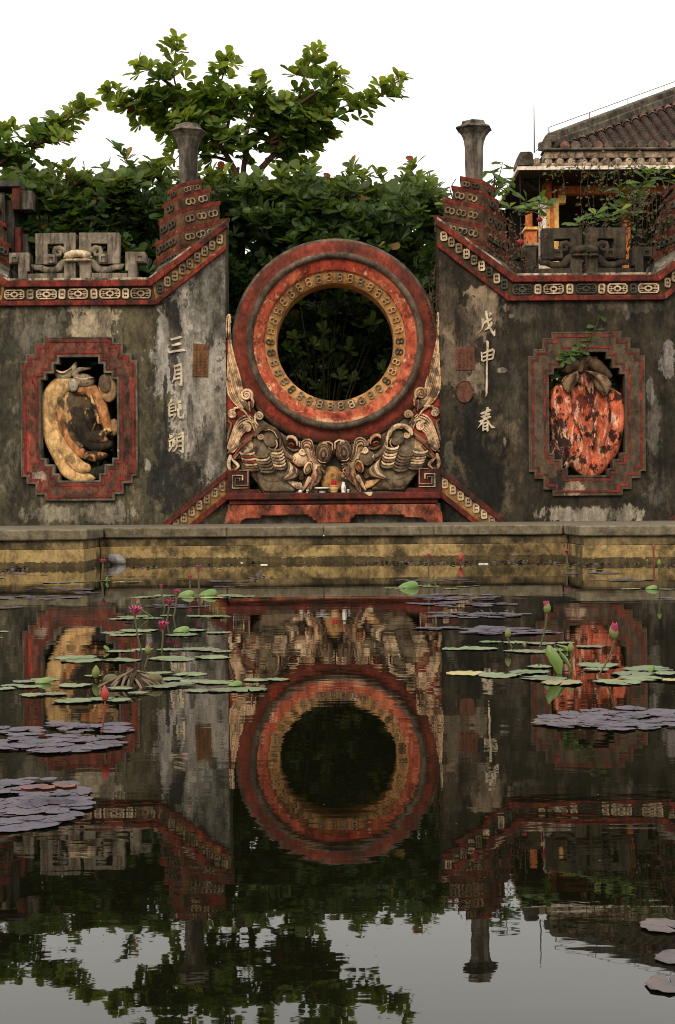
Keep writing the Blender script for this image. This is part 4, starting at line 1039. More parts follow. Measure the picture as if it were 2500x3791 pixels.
    for k in range(7):
        o = k * 30
        pts = [(880 + o * .60, 1150 + o * .50), (905 + o * .66, 1230 + o * .36), (870 + o * .62, 1320 + o * .26), (790 + o * .2, 1390 + o * .14)]
        obj('wing_feather', relief([S_(pts, [8, 19, 20, 9], .8, 6, CREAM if k in (1, 2) else (CRE2 if k == 5 else GREY))], fnm(-.10 + .004 * k), 1.8, 1.8, .25, DARK), M['carving'], ph, smooth=True)
    return ph
phoenix(0); phoenix(1)
obj('pearl_stone', relief([('e', (1228, 1774, 44, 50, 0), .5, 2, (.50, .28, .11))], lambda x, y, d: G(x, y, d + .06), 2.6, rough=.5), M['carving'], mg, smooth=True)
obj('niche_backing', MB().prism([(1165, 1690), (1300, 1689), (1305, 1832), (1160, 1833)], G, .10, .2), M['motif_dark'], mg)
obj('broken_plaster', MB().prism([(1344, 1823), (1378, 1822), (1376, 1833), (1366, 1838)], G, -.352, -.33), M['cream'], mg, bevel=.003)

# ------------------------------------------------------------------ carved fruits in the niches
def Zl(x, y): return (x / 1.742, 1200 + y / 1.742)
def Zr(x, y): return (1600 + x / 1.742, 1100 + y / 1.742)
def carved(name, loc, label, comps_by_part, mat, zf, Y):
    th = thing(name, loc, label, 'carved fruit', 'carved fruits in the wall niches')
    def fnf(d0): return lambda x, y, d: (lambda p: (p.x, p.y + d + d0, p.z))(at(x, y, Y))
    for pn, comps, d0, mt in comps_by_part:
        cc = []
        for k, d, hs, base, col in comps:
            if k == 's': cc.append(stroke(smooth_pts([zf(*p) for p in d[0]]), [r / 1.742 for r in d[1]], hs, base, col))
            elif k == 'e': cc.append(('e', (*zf(d[0], d[1]), d[2] / 1.742, d[3] / 1.742, d[4]), hs, base, col))
            else: cc.append(('p', ([zf(*p) for p in d[0]], d[1] / 1.742), hs, base, col))
        obj(pn, relief(cc, fnf(d0), 2.2, 1.8 if mat is M['citron'] or pn != 'fruit_body' else 0, .35, (.06, .036, .02)), mat if not mt else mt, th, smooth=True)
    return th
YE, OR_, BR_, BK = (.76, .49, .22), (.60, .27, .11), (.12, .09, .06), (.035, .03, .022)
fl_ = at(298, 1840, .1)
carved('carved_fruit', (fl_.x, .1, fl_.z), 'yellow and black carved finger citron fruit inside the stepped niche', [
    ('fruit_body', [
        ('e', (470, 590, 180, 200, .15), .30, 2, (.60, .38, .17)), ('e', (560, 690, 120, 140, 0), .10, 4, BK),
        ('s', ([(560, 415), (470, 392), (390, 408), (335, 490), (322, 610), (338, 730), (390, 850), (440, 945), (520, 985), (600, 985)], [38, 46, 64, 66, 58, 52, 48, 46, 42, 28]), .7, 16, YE),
        ('s', ([(360, 640), (395, 750), (455, 850), (520, 915), (565, 930)], [22, 40, 46, 44, 32]), .85, 24, YE),
        ('s', ([(385, 560), (410, 660), (450, 740), (520, 820), (560, 850)], [14, 30, 36, 36, 26]), .85, 26, OR_),
        ('s', ([(455, 650), (480, 720), (530, 790)], [12, 26, 20]), .85, 34, (.2, .12, .06)),
        ('s', ([(560, 845), (620, 855), (680, 848)], [26, 36, 20]), .85, 24, OR_),
        ('s', ([(500, 425), (590, 430), (645, 510), (675, 590), (692, 650), (712, 698)], [40, 50, 46, 40, 36, 28]), .85, 20, OR_),
        ('s', ([(600, 470), (630, 560), (650, 640)], [10, 14, 10]), .8, 50, YE),
        ('s', ([(705, 690), (650, 718), (610, 705)], [26, 30, 20]), .9, 26, YE),
        ('s', ([(540, 600), (556, 680), (596, 738), (690, 745)], [16, 26, 28, 18]), .85, 30, OR_),
        ('s', ([(500, 560), (520, 660), (560, 760), (640, 790), (712, 775)], [16, 30, 36, 34, 24]), .85, 20, BK),
        ('s', ([(560, 965), (640, 960), (692, 930)], [34, 44, 28]), .85, 8, BK),
        ('s', ([(738, 640), (746, 680), (735, 705)], [30, 32, 20]), .9, 14, (.34, .22, .11)),
    ], .0, None),
    ('fruit_leaf', [('s', ([(365, 300), (395, 340), (450, 330), (480, 290), (495, 250)], [12, 26, 28, 22, 6]), .8, 6, (.36, .30, .2)), ('s', ([(375, 305), (420, 318), (470, 290)], [6, 9, 5]), .9, 24, CREAM)], -.06, None),
    ('fruit_leaf', [('e', (550, 370, 72, 46, .1), .8, 6, (.34, .26, .17)), ('s', ([(490, 330), (520, 300), (590, 290)], [20, 18, 4]), .8, 4, (.30, .25, .17)), ('s', ([(500, 350), (550, 362), (610, 350)], [5, 8, 5]), .9, 24, CREAM)], -.10, None),
    ('fruit_leaf', [('e', (705, 415, 62, 96, -.12), .55, 8, (.40, .26, .13)), ('e', (690, 390, 40, 60, -.2), .2, 30, BR_)], -.08, None),
    ('fruit_calyx', [('e', (487, 400, 34, 48, 0), .8, 6, (.36, .32, .25))], -.13, None),
], M['citron'], Zl, .16)
fr_ = at(2165, 1840, .1)
CORAL, BRN = (.62, .16, .08), (.115, .07, .042)
carved('carved_fruit', (fr_.x, .1, fr_.z), 'peeling orange red carved peach shaped fruit inside the stepped niche', [
    ('fruit_body', [
        ('s', ([(850, 650), (865, 780), (900, 930), (960, 1050), (1000, 1120)], [96, 124, 128, 80, 40]), .75, 4, CORAL),
        ('s', ([(930, 620), (960, 760), (985, 900), (1000, 1000)], [60, 66, 60, 30]), .8, 12, CORAL),
        ('s', ([(1140, 680), (1140, 820), (1115, 960), (1060, 1090), (1030, 1130)], [92, 100, 96, 60, 30]), .75, 6, CORAL),
        ('s', ([(1090, 600), (1085, 760), (1060, 960)], [50, 60, 34]), .85, 14, CORAL), ('s', ([(1000, 540), (1060, 600)], [60, 60]), .8, 6, (.2, .06, .04)), ('s', ([(900, 560), (1000, 520)], [70, 60]), .8, 4, (.3, .08, .05)),
        ('e', (1010, 650, 70, 90, 0), .7, 4, (.26, .05, .035)),
        ('s', ([(800, 600), (790, 720), (810, 820)], [26, 40, 20]), .8, 40, CORAL), ('s', ([(1190, 640), (1205, 800), (1170, 940)], [24, 34, 16]), .8, 40, CORAL),
        ('s', ([(975, 590), (1005, 680), (1028, 780), (1032, 880), (1015, 960)], [6, 10, 11, 9, 4]), .5, 76, (.06, .018, .014)),
        ('s', ([(880, 620), (900, 760), (950, 900)], [4, 7, 4]), .5, 70, (.30, .05, .03)), ('s', ([(1120, 640), (1130, 800), (1090, 960)], [4, 7, 4]), .5, 68, (.30, .05, .03)),
        ('e', (840, 970, 100, 150, .1), .6, 6, BK),
    ], .02, None),
    ('fruit_leaf', [('p', ([(820, 570), (860, 510), (925, 480), (938, 530), (900, 590), (868, 634), (838, 610)], 50), .8, 10, (.27, .175, .10)), ('s', ([(905, 500), (880, 560), (862, 620)], [4, 7, 3]), .8, 44, BRN)], -.17, M['carving']),
    ('fruit_leaf', [('p', ([(958, 480), (1040, 490), (1110, 520), (1142, 570), (1110, 640), (1085, 652), (1040, 600), (1010, 540)], 60), .8, 10, (.27, .175, .10)), ('s', ([(975, 490), (1050, 550), (1090, 630)], [4, 7, 3]), .8, 44, BRN)], -.18, M['carving']),
    ('fruit_leaf', [('s', ([(960, 470), (1000, 420), (1060, 450), (1130, 510)], [20, 36, 40, 24]), .8, 4, BRN), ('s', ([(870, 470), (910, 440), (960, 470)], [28, 40, 20]), .8, 4, BRN)], -.10, M['carving']),
    ('fruit_stem', [('s', ([(945, 480), (960, 430), (1000, 400)], [18, 20, 16]), .9, 6, BRN)], -.14, M['carving']),
], M['pomegranate'], Zr, .16)

# ------------------------------------------------------------------ offerings on the plinth (close-up scale 5.227)
def O(x, y, d=-.2): return at(1130 + x / 5.227, 1680 + y / 5.227, GY + d)
ou = lambda v: v / 5.227 * 20.1 / F
PZ = at(1236, 1825, GY - .2).z
PZ = G(1236, 1825)[2] + .001
def lathe_thing(name, x, prof, mat, label, cat, group=None, d=-.24, n=16):
    p = O(x, 745, d); t = thing(name, (p.x, p.y, PZ), label, cat, group)
    obj(name + '_body' if name in ('flower_vase', 'incense_bowl', 'offering_dish') else 'cup_body', MB().lathe([(ou(r), ou(h)) for r, h in prof], (p.x, p.y, PZ), n), mat, t, smooth=True)
    return t, p
cup = [(14, 0), (16, 6), (20, 14), (26, 44), (29, 60), (27, 62), (22, 58), (20, 50)]
t, p = lathe_thing('tea_cup', 45, cup, M['china'], 'small white porcelain tea cup beside the offering dish', 'cup', 'white tea cups on the plinth')
obj('glaze_band', MB().lathe([(ou(24.5), ou(26)), (ou(27.5), ou(40))], (p.x, p.y, PZ), 14), M['blue'], t)
t, p = lathe_thing('tea_cup', -95, [(22, 0), (30, 8), (38, 24), (34, 46), (20, 56), (0.5, 58)], M['china'], 'round white porcelain cup turned upside down by the phoenix beak', 'cup', 'white tea cups on the plinth')
obj('cup_foot', MB().lathe([(ou(14), ou(57)), (ou(13), ou(62)), (ou(10), ou(62))], (p.x, p.y, PZ), 14), M['china'], t)
t, p = lathe_thing('tea_cup', 835, cup, M['china'], 'small white porcelain cup next to the flower vase', 'cup', 'white tea cups on the plinth')
obj('glaze_band', MB().lathe([(ou(24.5), ou(26)), (ou(27.5), ou(40))], (p.x, p.y, PZ), 14), M['blue'], t)
t, p = lathe_thing('offering_dish', 335, [(62, 0), (66, 16), (56, 22), (90, 48), (120, 66), (150, 84), (158, 104), (150, 104), (120, 84), (60, 66)], M['china'], 'wide footed white dish of yellow and green offerings on the plinth', 'dish', d=-.2)
b = MB(); rg = random.Random(4)
for k in range(9): b.ellipsoid((p.x + ou(-120 + k * 30), p.y + rg.uniform(-.02, .02), PZ + ou(100)), ou(20), ou(20), ou(14), 7, 4)
obj('offering_food', b, M['fruitgold'], t, smooth=True)
obj('painted_rim', MB().lathe([(ou(92), ou(44)), (ou(146), ou(72))], (p.x, p.y, PZ - .001), 20), M['foliage_dark'], t)
t, p = lathe_thing('incense_bowl', 558, [(64, 0), (70, 20), (62, 34), (76, 52), (82, 80), (74, 104), (64, 112), (78, 122), (80, 140), (60, 142)], M['brass'], 'cream glazed bowl holding a red bundle on the plinth', 'incense bowl')
b = MB()
for k in range(15):
    a = 2.4 * k; r_ = ou(50) * math.sqrt(k / 15)
    b.tube([(p.x + r_ * math.cos(a), p.y + r_ * math.sin(a), PZ + ou(130)), (p.x + r_ * math.cos(a) * 1.05, p.y + r_ * math.sin(a), PZ + ou(228 + 12 * math.sin(k * 3)))], ou(13), 6)
obj('red_bundle', b, M['incense'], t)
t, p = lathe_thing('flower_vase', 743, [(40, 0), (44, 10), (36, 18), (46, 60), (50, 90), (42, 140), (30, 172), (28, 188), (36, 204), (30, 204), (24, 190)], M['china'], 'slim white porcelain vase of orange flowers on the plinth', 'vase')
for k in range(5):
    obj('vase_painting', MB().box(p.x + ou(8 + (k % 2) * 9), p.x + ou(26 + (k % 3) * 8), p.y - ou(50.5), p.y - ou(40), PZ + ou(44 + 16 * k), PZ + ou(50 + 16 * k)), M['blue'], t)
b = MB(); b2 = MB()
for k in range(34):
    a = rg.uniform(0, 6.28); q = rg.random() ** .6
    x, z_ = p.x + ou(-8) + ou(62) * q * math.cos(a), PZ + ou(330) + ou(120) * q * math.sin(a)
    b.ellipsoid((x, p.y + rg.uniform(-.04, .04), z_), ou(rg.uniform(10, 17)), ou(12), ou(rg.uniform(9, 14)), 6, 4)
    if k % 2: b2.tube([(p.x, p.y, PZ + ou(195)), (x * .5 + p.x * .5, p.y, PZ + ou(240)), (x, p.y, z_)], ou(3), 4)
for k in range(20):
    a = rg.uniform(-2.2, 2.2); L = rg.uniform(40, 80)
    x0, z0 = p.x + ou(40) * math.sin(a), PZ + ou(215 + rg.uniform(0, 50))
    b2.add([(x0, p.y - .02, z0), (x0 + ou(12), p.y - .03, z0 + ou(L * .5)), (x0 + ou(20) * math.sin(a), p.y - .02, z0 + ou(L)), (x0 - ou(12), p.y - .03, z0 + ou(L * .5))], [(0, 1, 2, 3)])
obj('blossom_bunch', b, M['flower_orange'], t, smooth=True); obj('bouquet_leaves', b2, M['foliage_dark'], t)

# ------------------------------------------------------------------ temple pavilion behind the wall
Y1, Y0 = 9.0, 8.2
tb = at(2071, 1400, 10); tem = thing('temple_building', (tb.x, 10, .36), 'temple pavilion with barrel tiled hip roof and orange beams behind the wall', 'temple')
def T(x, y, Y): return at(x, y, Y)
ce = T(1916, 615, Y0)                       # lower eave corner
XE = 11.0
zf = lambda y, Y, x=1950: T(x, y, Y).z
# fascia boards and soffit of the lower eave
obj('fascia', MB().box(ce.x, XE, Y0, Y0 + .05, zf(628, Y0), zf(615, Y0)), M['white'], tem)
obj('fascia', MB().box(ce.x, ce.x + .05, Y0 + .051, Y0 + 3.2, zf(628, Y0), zf(615, Y0)), M['white'], tem)
zs_ = zf(624, Y0)
obj('soffit', MB().add([(ce.x + .05, Y0 + .05, zs_), (XE, Y0 + .05, zs_), (XE, Y0 + 4, zs_ + .05), (ce.x + .05, Y0 + 4, zs_ + .05)], [(0, 1, 2, 3)]), M['soffit'], tem)
# lower tile course: rounded tile ends along the eave, mortar band above
zb, zt = zf(614, Y0), zf(560, Y0 + .3)
obj('eave_band', MB().box(ce.x - .02, XE, Y0 + .02, Y0 + .5, zf(614, Y0), zf(602, Y0)), M['cornice'], tem, bevel=.01)
lt = MB()
for i in range(1):
    pass
x = ce.x + .05; k = 0
while x < 7.2:
    b = MB(); r = .085
    n = 9
    for j, (yy, zz) in enumerate(((Y0 + .03, zf(600, Y0)), (Y0 + .75, zf(600, Y0) + .04))):
        for i in range(n):
            a = math.pi * i / (n - 1); b.v.append((x + .1 + r * math.cos(a), yy, zz + r * math.sin(a)))
    b.f = [(i, i + 1, n + i + 1, n + i) for i in range(n - 1)] + [tuple(range(n))]
    obj('eave_tile', b, M['ridge'], tem)
    obj('eave_disc', MB().lathe([(.001, -.012), (.05, -.012), (.066, 0), (.07, .01)], (x + .1, Y0 + .02, zf(600, Y0) + .005), 12, axis='y'), M['cornice'], tem)
    x += .212; k += 1
obj('eave_bed', MB().add([(ce.x, Y0 + .03, zf(602, Y0)), (XE, Y0 + .03, zf(602, Y0)), (XE, Y0 + 1.0, zf(602, Y0) + .08), (ce.x + .95, Y0 + 1.0, zf(602, Y0) + .08)], [(0, 1, 2, 3)]), M['tile'], tem)
obj('eave_corner_block', MB().prism([(1915, 612), (1912, 600), (1922, 570), (1926, 561), (1968, 560), (1974, 570), (1976, 600), (1976, 612)], lambda x, y, d: tuple(T(x, y, Y0) + Vector((0, d, 0))), -.02, .5), M['ridge'], tem, bevel=.02)
# cornice wall between the two roofs
xc0 = T(2014, 560, Y1).x
obj('cornice', MB().box(xc0, XE, Y1 - .12, Y1 + .3, zf(592, Y1), zf(566, Y1)), M['cornice'], tem, bevel=.01)
obj('cornice_lip', MB().box(xc0 - .03, XE, Y1 - .2, Y1 + .3, zf(565, Y1), zf(556, Y1)), M['ridge'], tem, bevel=.015)
# upper hip roof
e0 = T(2016, 548, Y1); zE = e0.z; XC = e0.x; SLP = 1.76 / 3.19
def roofz(Y): return zE + (Y - Y1) * SLP
obj('roof_slope', MB().add([(XC, Y1 - .1, zE - .06), (XE, Y1 - .1, zE - .06), (XE, Y1 + 5, roofz(Y1 + 5) - .06), (XC + 5, Y1 + 5, roofz(Y1 + 5) - .06), (XC, Y1 + 9, zE - .06)], [(0, 1, 2, 3), (0, 3, 4)]), M['tile'], tem)
x = XC + .38; k = 0; rg = random.Random(12)
while x < XC + 5.2:
    Yend = Y1 + (x - XC) * .93 - .12; L = Yend - Y1; n = max(2, int(L / .13)); b = MB(); r = .082
    vs = []
    for i in range(n):
        for q, rr in ((0, r), (.98, r * .86)):
            Y = Y1 + L * (i + q) / n
            for j in range(7):
                a = math.pi * j / 6; vs.append((x + rr * math.cos(a) + rg.uniform(-.003, .003), Y, roofz(Y) + rr * math.sin(a) * 1.05 - .01))
    m = len(vs) // 7
    b.add(vs, [(i * 7 + j, i * 7 + j + 1, (i + 1) * 7 + j + 1, (i + 1) * 7 + j) for i in range(m - 1) for j in range(6)])
    row = obj('tile_row', b, M['tile'], tem)
    b = MB()
    for i in range(5):      # mortared pale upper end / patched tiles
        pass
    vs = []
    Ls = min(.24, L * .4)
    for q, rr in ((0, r + .012), (1, r + .004)):
        Y = Yend - Ls + Ls * q
        for j in range(7):
            a = math.pi * j / 6; vs.append((x + rr * math.cos(a), Y, roofz(Y) + rr * math.sin(a) * 1.05))
    b.add(vs, [(j, j + 1, 7 + j + 1, 7 + j) for j in range(6)])
    obj('tile_end', b, M['tile_pink'], row)
    b = MB().lathe([(.001, -.03), (.085, -.03), (.098, .0), (.098, .22)], (x, Y1 - .06, zE + .02), 10, axis='y')
    obj('end_cap', b, M['ridge'] if k % 3 else M['tile_pink'], row)
    x += .207; k += 1
# hip ridge with stepped mortar courses
def hip(t): return Vector((XC + t, Y1 + t, roofz(Y1 + t)))
for lvl, (w, h) in enumerate(((.22, .12), (.15, .24))):
    b = MB(); a, c = hip(.05 + .12 * lvl), hip(5.2)
    sd_ = Vector((1, -1, 0)).normalized() * w
    vs = []
    for p in (a, c): vs += [p + sd_ - Vector((0, 0, .05)), p - sd_ - Vector((0, 0, .05)), p - sd_ + Vector((0, 0, h)), p + sd_ + Vector((0, 0, h))]
    b.add(vs, [(0, 1, 2, 3), (7, 6, 5, 4), (0, 4, 5, 1), (1, 5, 6, 2), (2, 6, 7, 3), (3, 7, 4, 0)])
    obj('hip_ridge', b, M['ridge'], tem, bevel=.02)
for (x0, x1, y0_, y1_) in ((2014, 2040, 515, 556), (2018, 2060, 500, 530)):
    pa, pb = T(x0, y1_, Y1 - .05), T(x1, y0_, Y1 - .05)
    obj('ridge_block', MB().box(pa.x, pb.x, Y1 - .16 + .01 * (x0 - 2014), Y1 + .3, pa.z, pb.z), M['ridge'], tem, bevel=.02)
b = MB(); ptsw = []
for t_ in np.linspace(0.1, 5.2, 12): ptsw.append(hip(float(t_)) + Vector((0, 0, .36)))
ptsw = [T(1984, 560, Y1 - .2), T(2006, 535, Y1 - .1), T(2035, 497, Y1)] + ptsw
b.tube(ptsw, .008, 5)
for p in ptsw[3::2]: b.tube([p, p - Vector((0, 0, .3))], .008, 5)
obj('ridge_wire', b, M['wire'], tem)
rod = T(1979, 565, Y0 + .2); rt = T(1983, 388, Y0 + .2)
obj('lightning_rod', MB().tube([rod, (rod.x, rod.y, rt.z)], [.014, .007], 6), M['wire'], tem)
# columns, beam, brackets, dark interior
YW = 9.35
def tbox(name, x0, x1, y0, y1, Y, dep, mat, bev=.01):
    a, c = T(x0, y1, Y), T(x1, y0, Y); return obj(name, MB().box(a.x, c.x, Y, Y + dep, a.z, c.z), mat, tem, bevel=bev)
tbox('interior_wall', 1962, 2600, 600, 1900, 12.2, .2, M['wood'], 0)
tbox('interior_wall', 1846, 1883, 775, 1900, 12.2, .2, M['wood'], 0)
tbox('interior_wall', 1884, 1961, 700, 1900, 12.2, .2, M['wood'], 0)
tbox('column', 2022, 2043, 652, 1900, YW, .25, M['orange'])
tbox('column', 2056, 2068, 640, 740, YW + .4, .2, M['orange'])
tbox('beam', 2071, 2600, 683, 717, YW + .02, .2, M['orange'])
tbox('pier', 2018, 2070, 742, 1900, YW - .3, .3, M['yellow'])
tbox('pier_moulding', 2010, 2024, 742, 1900, YW - .34, .3, M['white'])
tbox('pier', 2046, 2050, 744, 1900, YW - .33, .05, M['orange'], 0)
tbox('bracket', 2070, 2096, 720, 752, YW - .2, .2, M['yellow'])
tbox('column', 2318, 2334, 690, 1900, YW + .1, .2, M['orange'])
tbox('column', 2392, 2408, 690, 800, YW + .1, .2, M['red_dark'])
tbox('low_pillar', 1948, 1990, 845, 905, YW - .6, .35, M['orange'])
tbox('low_pillar_cap', 1943, 1996, 898, 910, YW - .65, .45, M['cornice'])
tbox('low_pillar_cap', 1943, 1996, 838, 850, YW - .65, .45, M['yellow'])
tbox('low_pillar', 1950, 1972, 780, 838, YW - .4, .2, M['orange'])
b = MB()
for (a, c) in (((1921, 653), (2022, 660)), ((1938, 660), (1945, 672)), ((1945, 660), (1985, 700)), ((1985, 700), (2018, 660))):
    b.tube([T(*a, YW - .2), T(*c, YW - .2)], .045, 6)
obj('roof_bracket', b, M['wood'], tem)
for i, (x, y, r, lab) in enumerate(((1928, 897, 15, 'round red silk lantern beside the low orange pillar of the temple'), (1999, 812, 11, 'red silk lantern hanging by the yellow temple pier'))):
    p = T(x, y, YW - .9); rr = r * (YW - .9 + 20) / F
    t = thing('paper_lantern', p, lab, 'lantern', 'red lanterns at the temple')
    obj('lantern_body', MB().ellipsoid(p, rr, rr, rr * .8, 12, 8), M['lantern'], t, smooth=True)
    obj('lantern_cap', MB().lathe([(rr * .4, 0), (rr * .4, rr * .15)], (p.x, p.y, p.z + rr * .78), 10), M['wood'], t)
    obj('tassel', MB().tube([(p.x, p.y, p.z - rr * .78), (p.x, p.y, p.z - rr * 1.7)], rr * .12, 6), M['lantern'], t)
    obj('hanging_cord', MB().tube([(p.x, p.y, p.z + rr * .9), (p.x, p.y, zf(640, YW))], .006, 4), M['wire'], t)

# dark block of the neighbouring gate pier at the far left
b_ = at(45, 1300, .9); sp = thing('side_pier', (b_.x, .9, TZ), 'dark stepped pier with red corner strips standing at the far left edge', 'pier')
def sbox(name, x0, x1, y0, y1, Y, dep, mat, bev=.008):
    a, c = at(x0, y1, Y), at(x1, y0, Y); return obj(name, MB().box(a.x, c.x, Y, Y + dep, a.z, c.z), mat, sp, bevel=bev)
sbox('shaft', -60, 18, 712, 1030, .80, .4, M['pillar']); sbox('shaft_panel', 18, 52, 740, 1100, .9, .4, M['motif_dark'])
sbox('corner_strip', 44, 73, 684, 775, .72, .3, M['red_dark']); sbox('corner_strip', 55, 76, 840, 960, .86, .3, M['red_dark'])
sbox('side_block', 73, 119, 705, 775, .82, .4, M['pillar']); sbox('top_slab', -60, 72, 668, 690, .68, .5, M['motif_dark'])
sbox('side_block', 76, 104, 865, 960, 1.0, .3, M['motif_dark'])

# ------------------------------------------------------------------ foliage
class Leaves:
    def __init__(s): s.P, s.D, s.N, s.L, s.W, s.C = [], [], [], [], [], []
    def leaf(s, p, d, n, L, W, c): s.P.append(p); s.D.append(d); s.N.append(n); s.L.append(L); s.W.append(W); s.C.append(c)
    def rosette(s, p, axis, L, n, rg, col, spread=(.55, 1.25), wr=.54, jit=.22):
        a = np.array(axis, float); a /= np.linalg.norm(a) + 1e-9
        h = np.array((1, 0, 0)) if abs(a[0]) < .8 else np.array((0, 1, 0))
        u = np.cross(a, h); u /= np.linalg.norm(u); v = np.cross(a, u)
        ph = rg.uniform(0, 6.28)
        for k in range(n):
            w = ph + 2 * math.pi * k / n + rg.uniform(-.25, .25); sp = rg.uniform(*spread)
            d = a * math.cos(sp) + (u * math.cos(w) + v * math.sin(w)) * math.sin(sp)
            d[2] -= jit * rg.random() * .6; d /= np.linalg.norm(d)
            nn = a - d * a.dot(d) + np.array((rg.uniform(-jit, jit), rg.uniform(-jit, jit), rg.uniform(-jit, jit)))
            nn -= d * nn.dot(d); nn /= np.linalg.norm(nn) + 1e-9
            l = L * rg.uniform(.5, 1.2); f = rg.uniform(.65, 1.35)
            q = rg.random()
            c = tuple(min(1, col[i] * f * (1 + (.35, .15, -.2)[i] * (q - .4))) for i in range(3))
            if rg.random() < .012: c = rg.choice(((.24, .06, .025), (.20, .13, .04), (.30, .22, .05)))
            s.leaf(np.array(p, float), d, nn, l, l * wr * rg.uniform(.85, 1.15), c)
    def mb(s):
        P, D, N = (np.array(x, float) for x in (s.P, s.D, s.N)); L = np.array(s.L)[:, None]; W = np.array(s.W)[:, None]
        U = np.cross(D, N); n = len(P)
        V = np.empty((n, 9, 3))
        V[:, 0] = P; V[:, 1] = P + D * L * .58 - N * L * .05; V[:, 2] = P + D * L - N * L * .10
        for k, sg in ((3, 1), (6, -1)):
            V[:, k] = P + D * L * .34 + U * W * .26 * sg + N * L * .02
            V[:, k + 1] = P + D * L * .70 + U * W * .5 * sg + N * L * .015
            V[:, k + 2] = P + D * L * .92 + U * W * .34 * sg - N * L * .05
        b = MB(); b.v = [tuple(x) for x in V.reshape(-1, 3)]
        for i in range(n):
            o = 9 * i; b.f += [(o, o + 1, o + 4, o + 3), (o + 1, o + 2, o + 5, o + 4), (o, o + 6, o + 7, o + 1), (o + 1, o + 7, o + 8, o + 2)]
        C = np.ones((n, 9, 4)); C[..., :3] = np.array(s.C)[:, None, :]; b.c = C.reshape(-1, 4)
        return b
LG, LD, LY = (.064, .118, .026), (.028, .060, .018), (.21, .265, .052)
def lerp3(a, b_, t): return tuple(a[i] + (b_[i] - a[i]) * t for i in range(3))
def tree(label, base, branches, leafsize, seed, step=.075, jit=.10, col=(LG, LY), extra=None, group=None, trunk_r=.11, name='almond_tree', bark='bark', dens=1):
    rg = random.Random(seed)
    t = thing(name, (base[0], base[1], .36), label, 'tree', group)
    lv = Leaves(); tw = MB()
    for br in branches:
        pts = [at(x, y, Y) for x, y, Y in br['p']]
        r0, r1 = br.get('r', (.03, .006))
        sm = [Vector(q) for q in smooth_pts3(pts)]
        n = len(sm); tw.tube(sm, [r0 + (r1 - r0) * i / (n - 1) for i in range(n)], 6)
        acc = 0; f0 = br.get('from', .25)
        for i in range(1, n):
            sg = sm[i] - sm[i - 1]; acc += sg.length
            tt = i / (n - 1)
            while acc > step:
                acc -= step
                if tt < f0: continue
                for _ in range(dens + br.get('k', 1) - 1):
                    J = br.get('jit', jit) * (1.15 - .65 * tt)
                    o = Vector((rg.gauss(0, J), rg.gauss(0, J * 1.2), rg.gauss(0, J * .8)))
                    p = sm[i] + o
                    ax = sg.normalized() * .5 + Vector((0, 0, .75)) + o.normalized() * .6
                    c = lerp3(col[0], col[1], min(1, max(0, (tt - .45) * 1.3 + rg.uniform(-.25, .25))))
                    lv.rosette(p, ax, leafsize * (1 if tt < .9 else .85), rg.randint(5, 8), rg, c)
        lv.rosette(sm[-1], (sm[-1] - sm[-2]).normalized() + Vector((0, 0, .5)), leafsize * .9, 7, rg, lerp3(col[0], col[1], .9))
    if extra: extra(lv, tw, rg)
    obj('trunk', tw, M[bark], t, smooth=True)
    obj('crown', lv.mb(), M['leaf'], t)
    return t
def smooth_pts3(pts, n=7):
    P = [pts[0]] + list(pts) + [pts[-1]]; out = []
    for i in range(1, len(P) - 2):
        p0, p1, p2, p3 = (np.array(P[i + k], float) for k in (-1, 0, 1, 2))
        for t in np.linspace(0, 1, n, endpoint=False):
            out.append(.5 * (2 * p1 + (p2 - p0) * t + (2 * p0 - 5 * p1 + 4 * p2 - p3) * t * t + (3 * p1 - p0 - 3 * p2 + p3) * t ** 3))
    out.append(np.array(pts[-1], float)); return out
def br(*p, Y=2.4, dY=.0, **k):
    n = len(p); return dict(p=[(x, y, Y + dY * i / max(1, n - 1)) for i, (x, y) in enumerate(p)], **k)
LS = .215
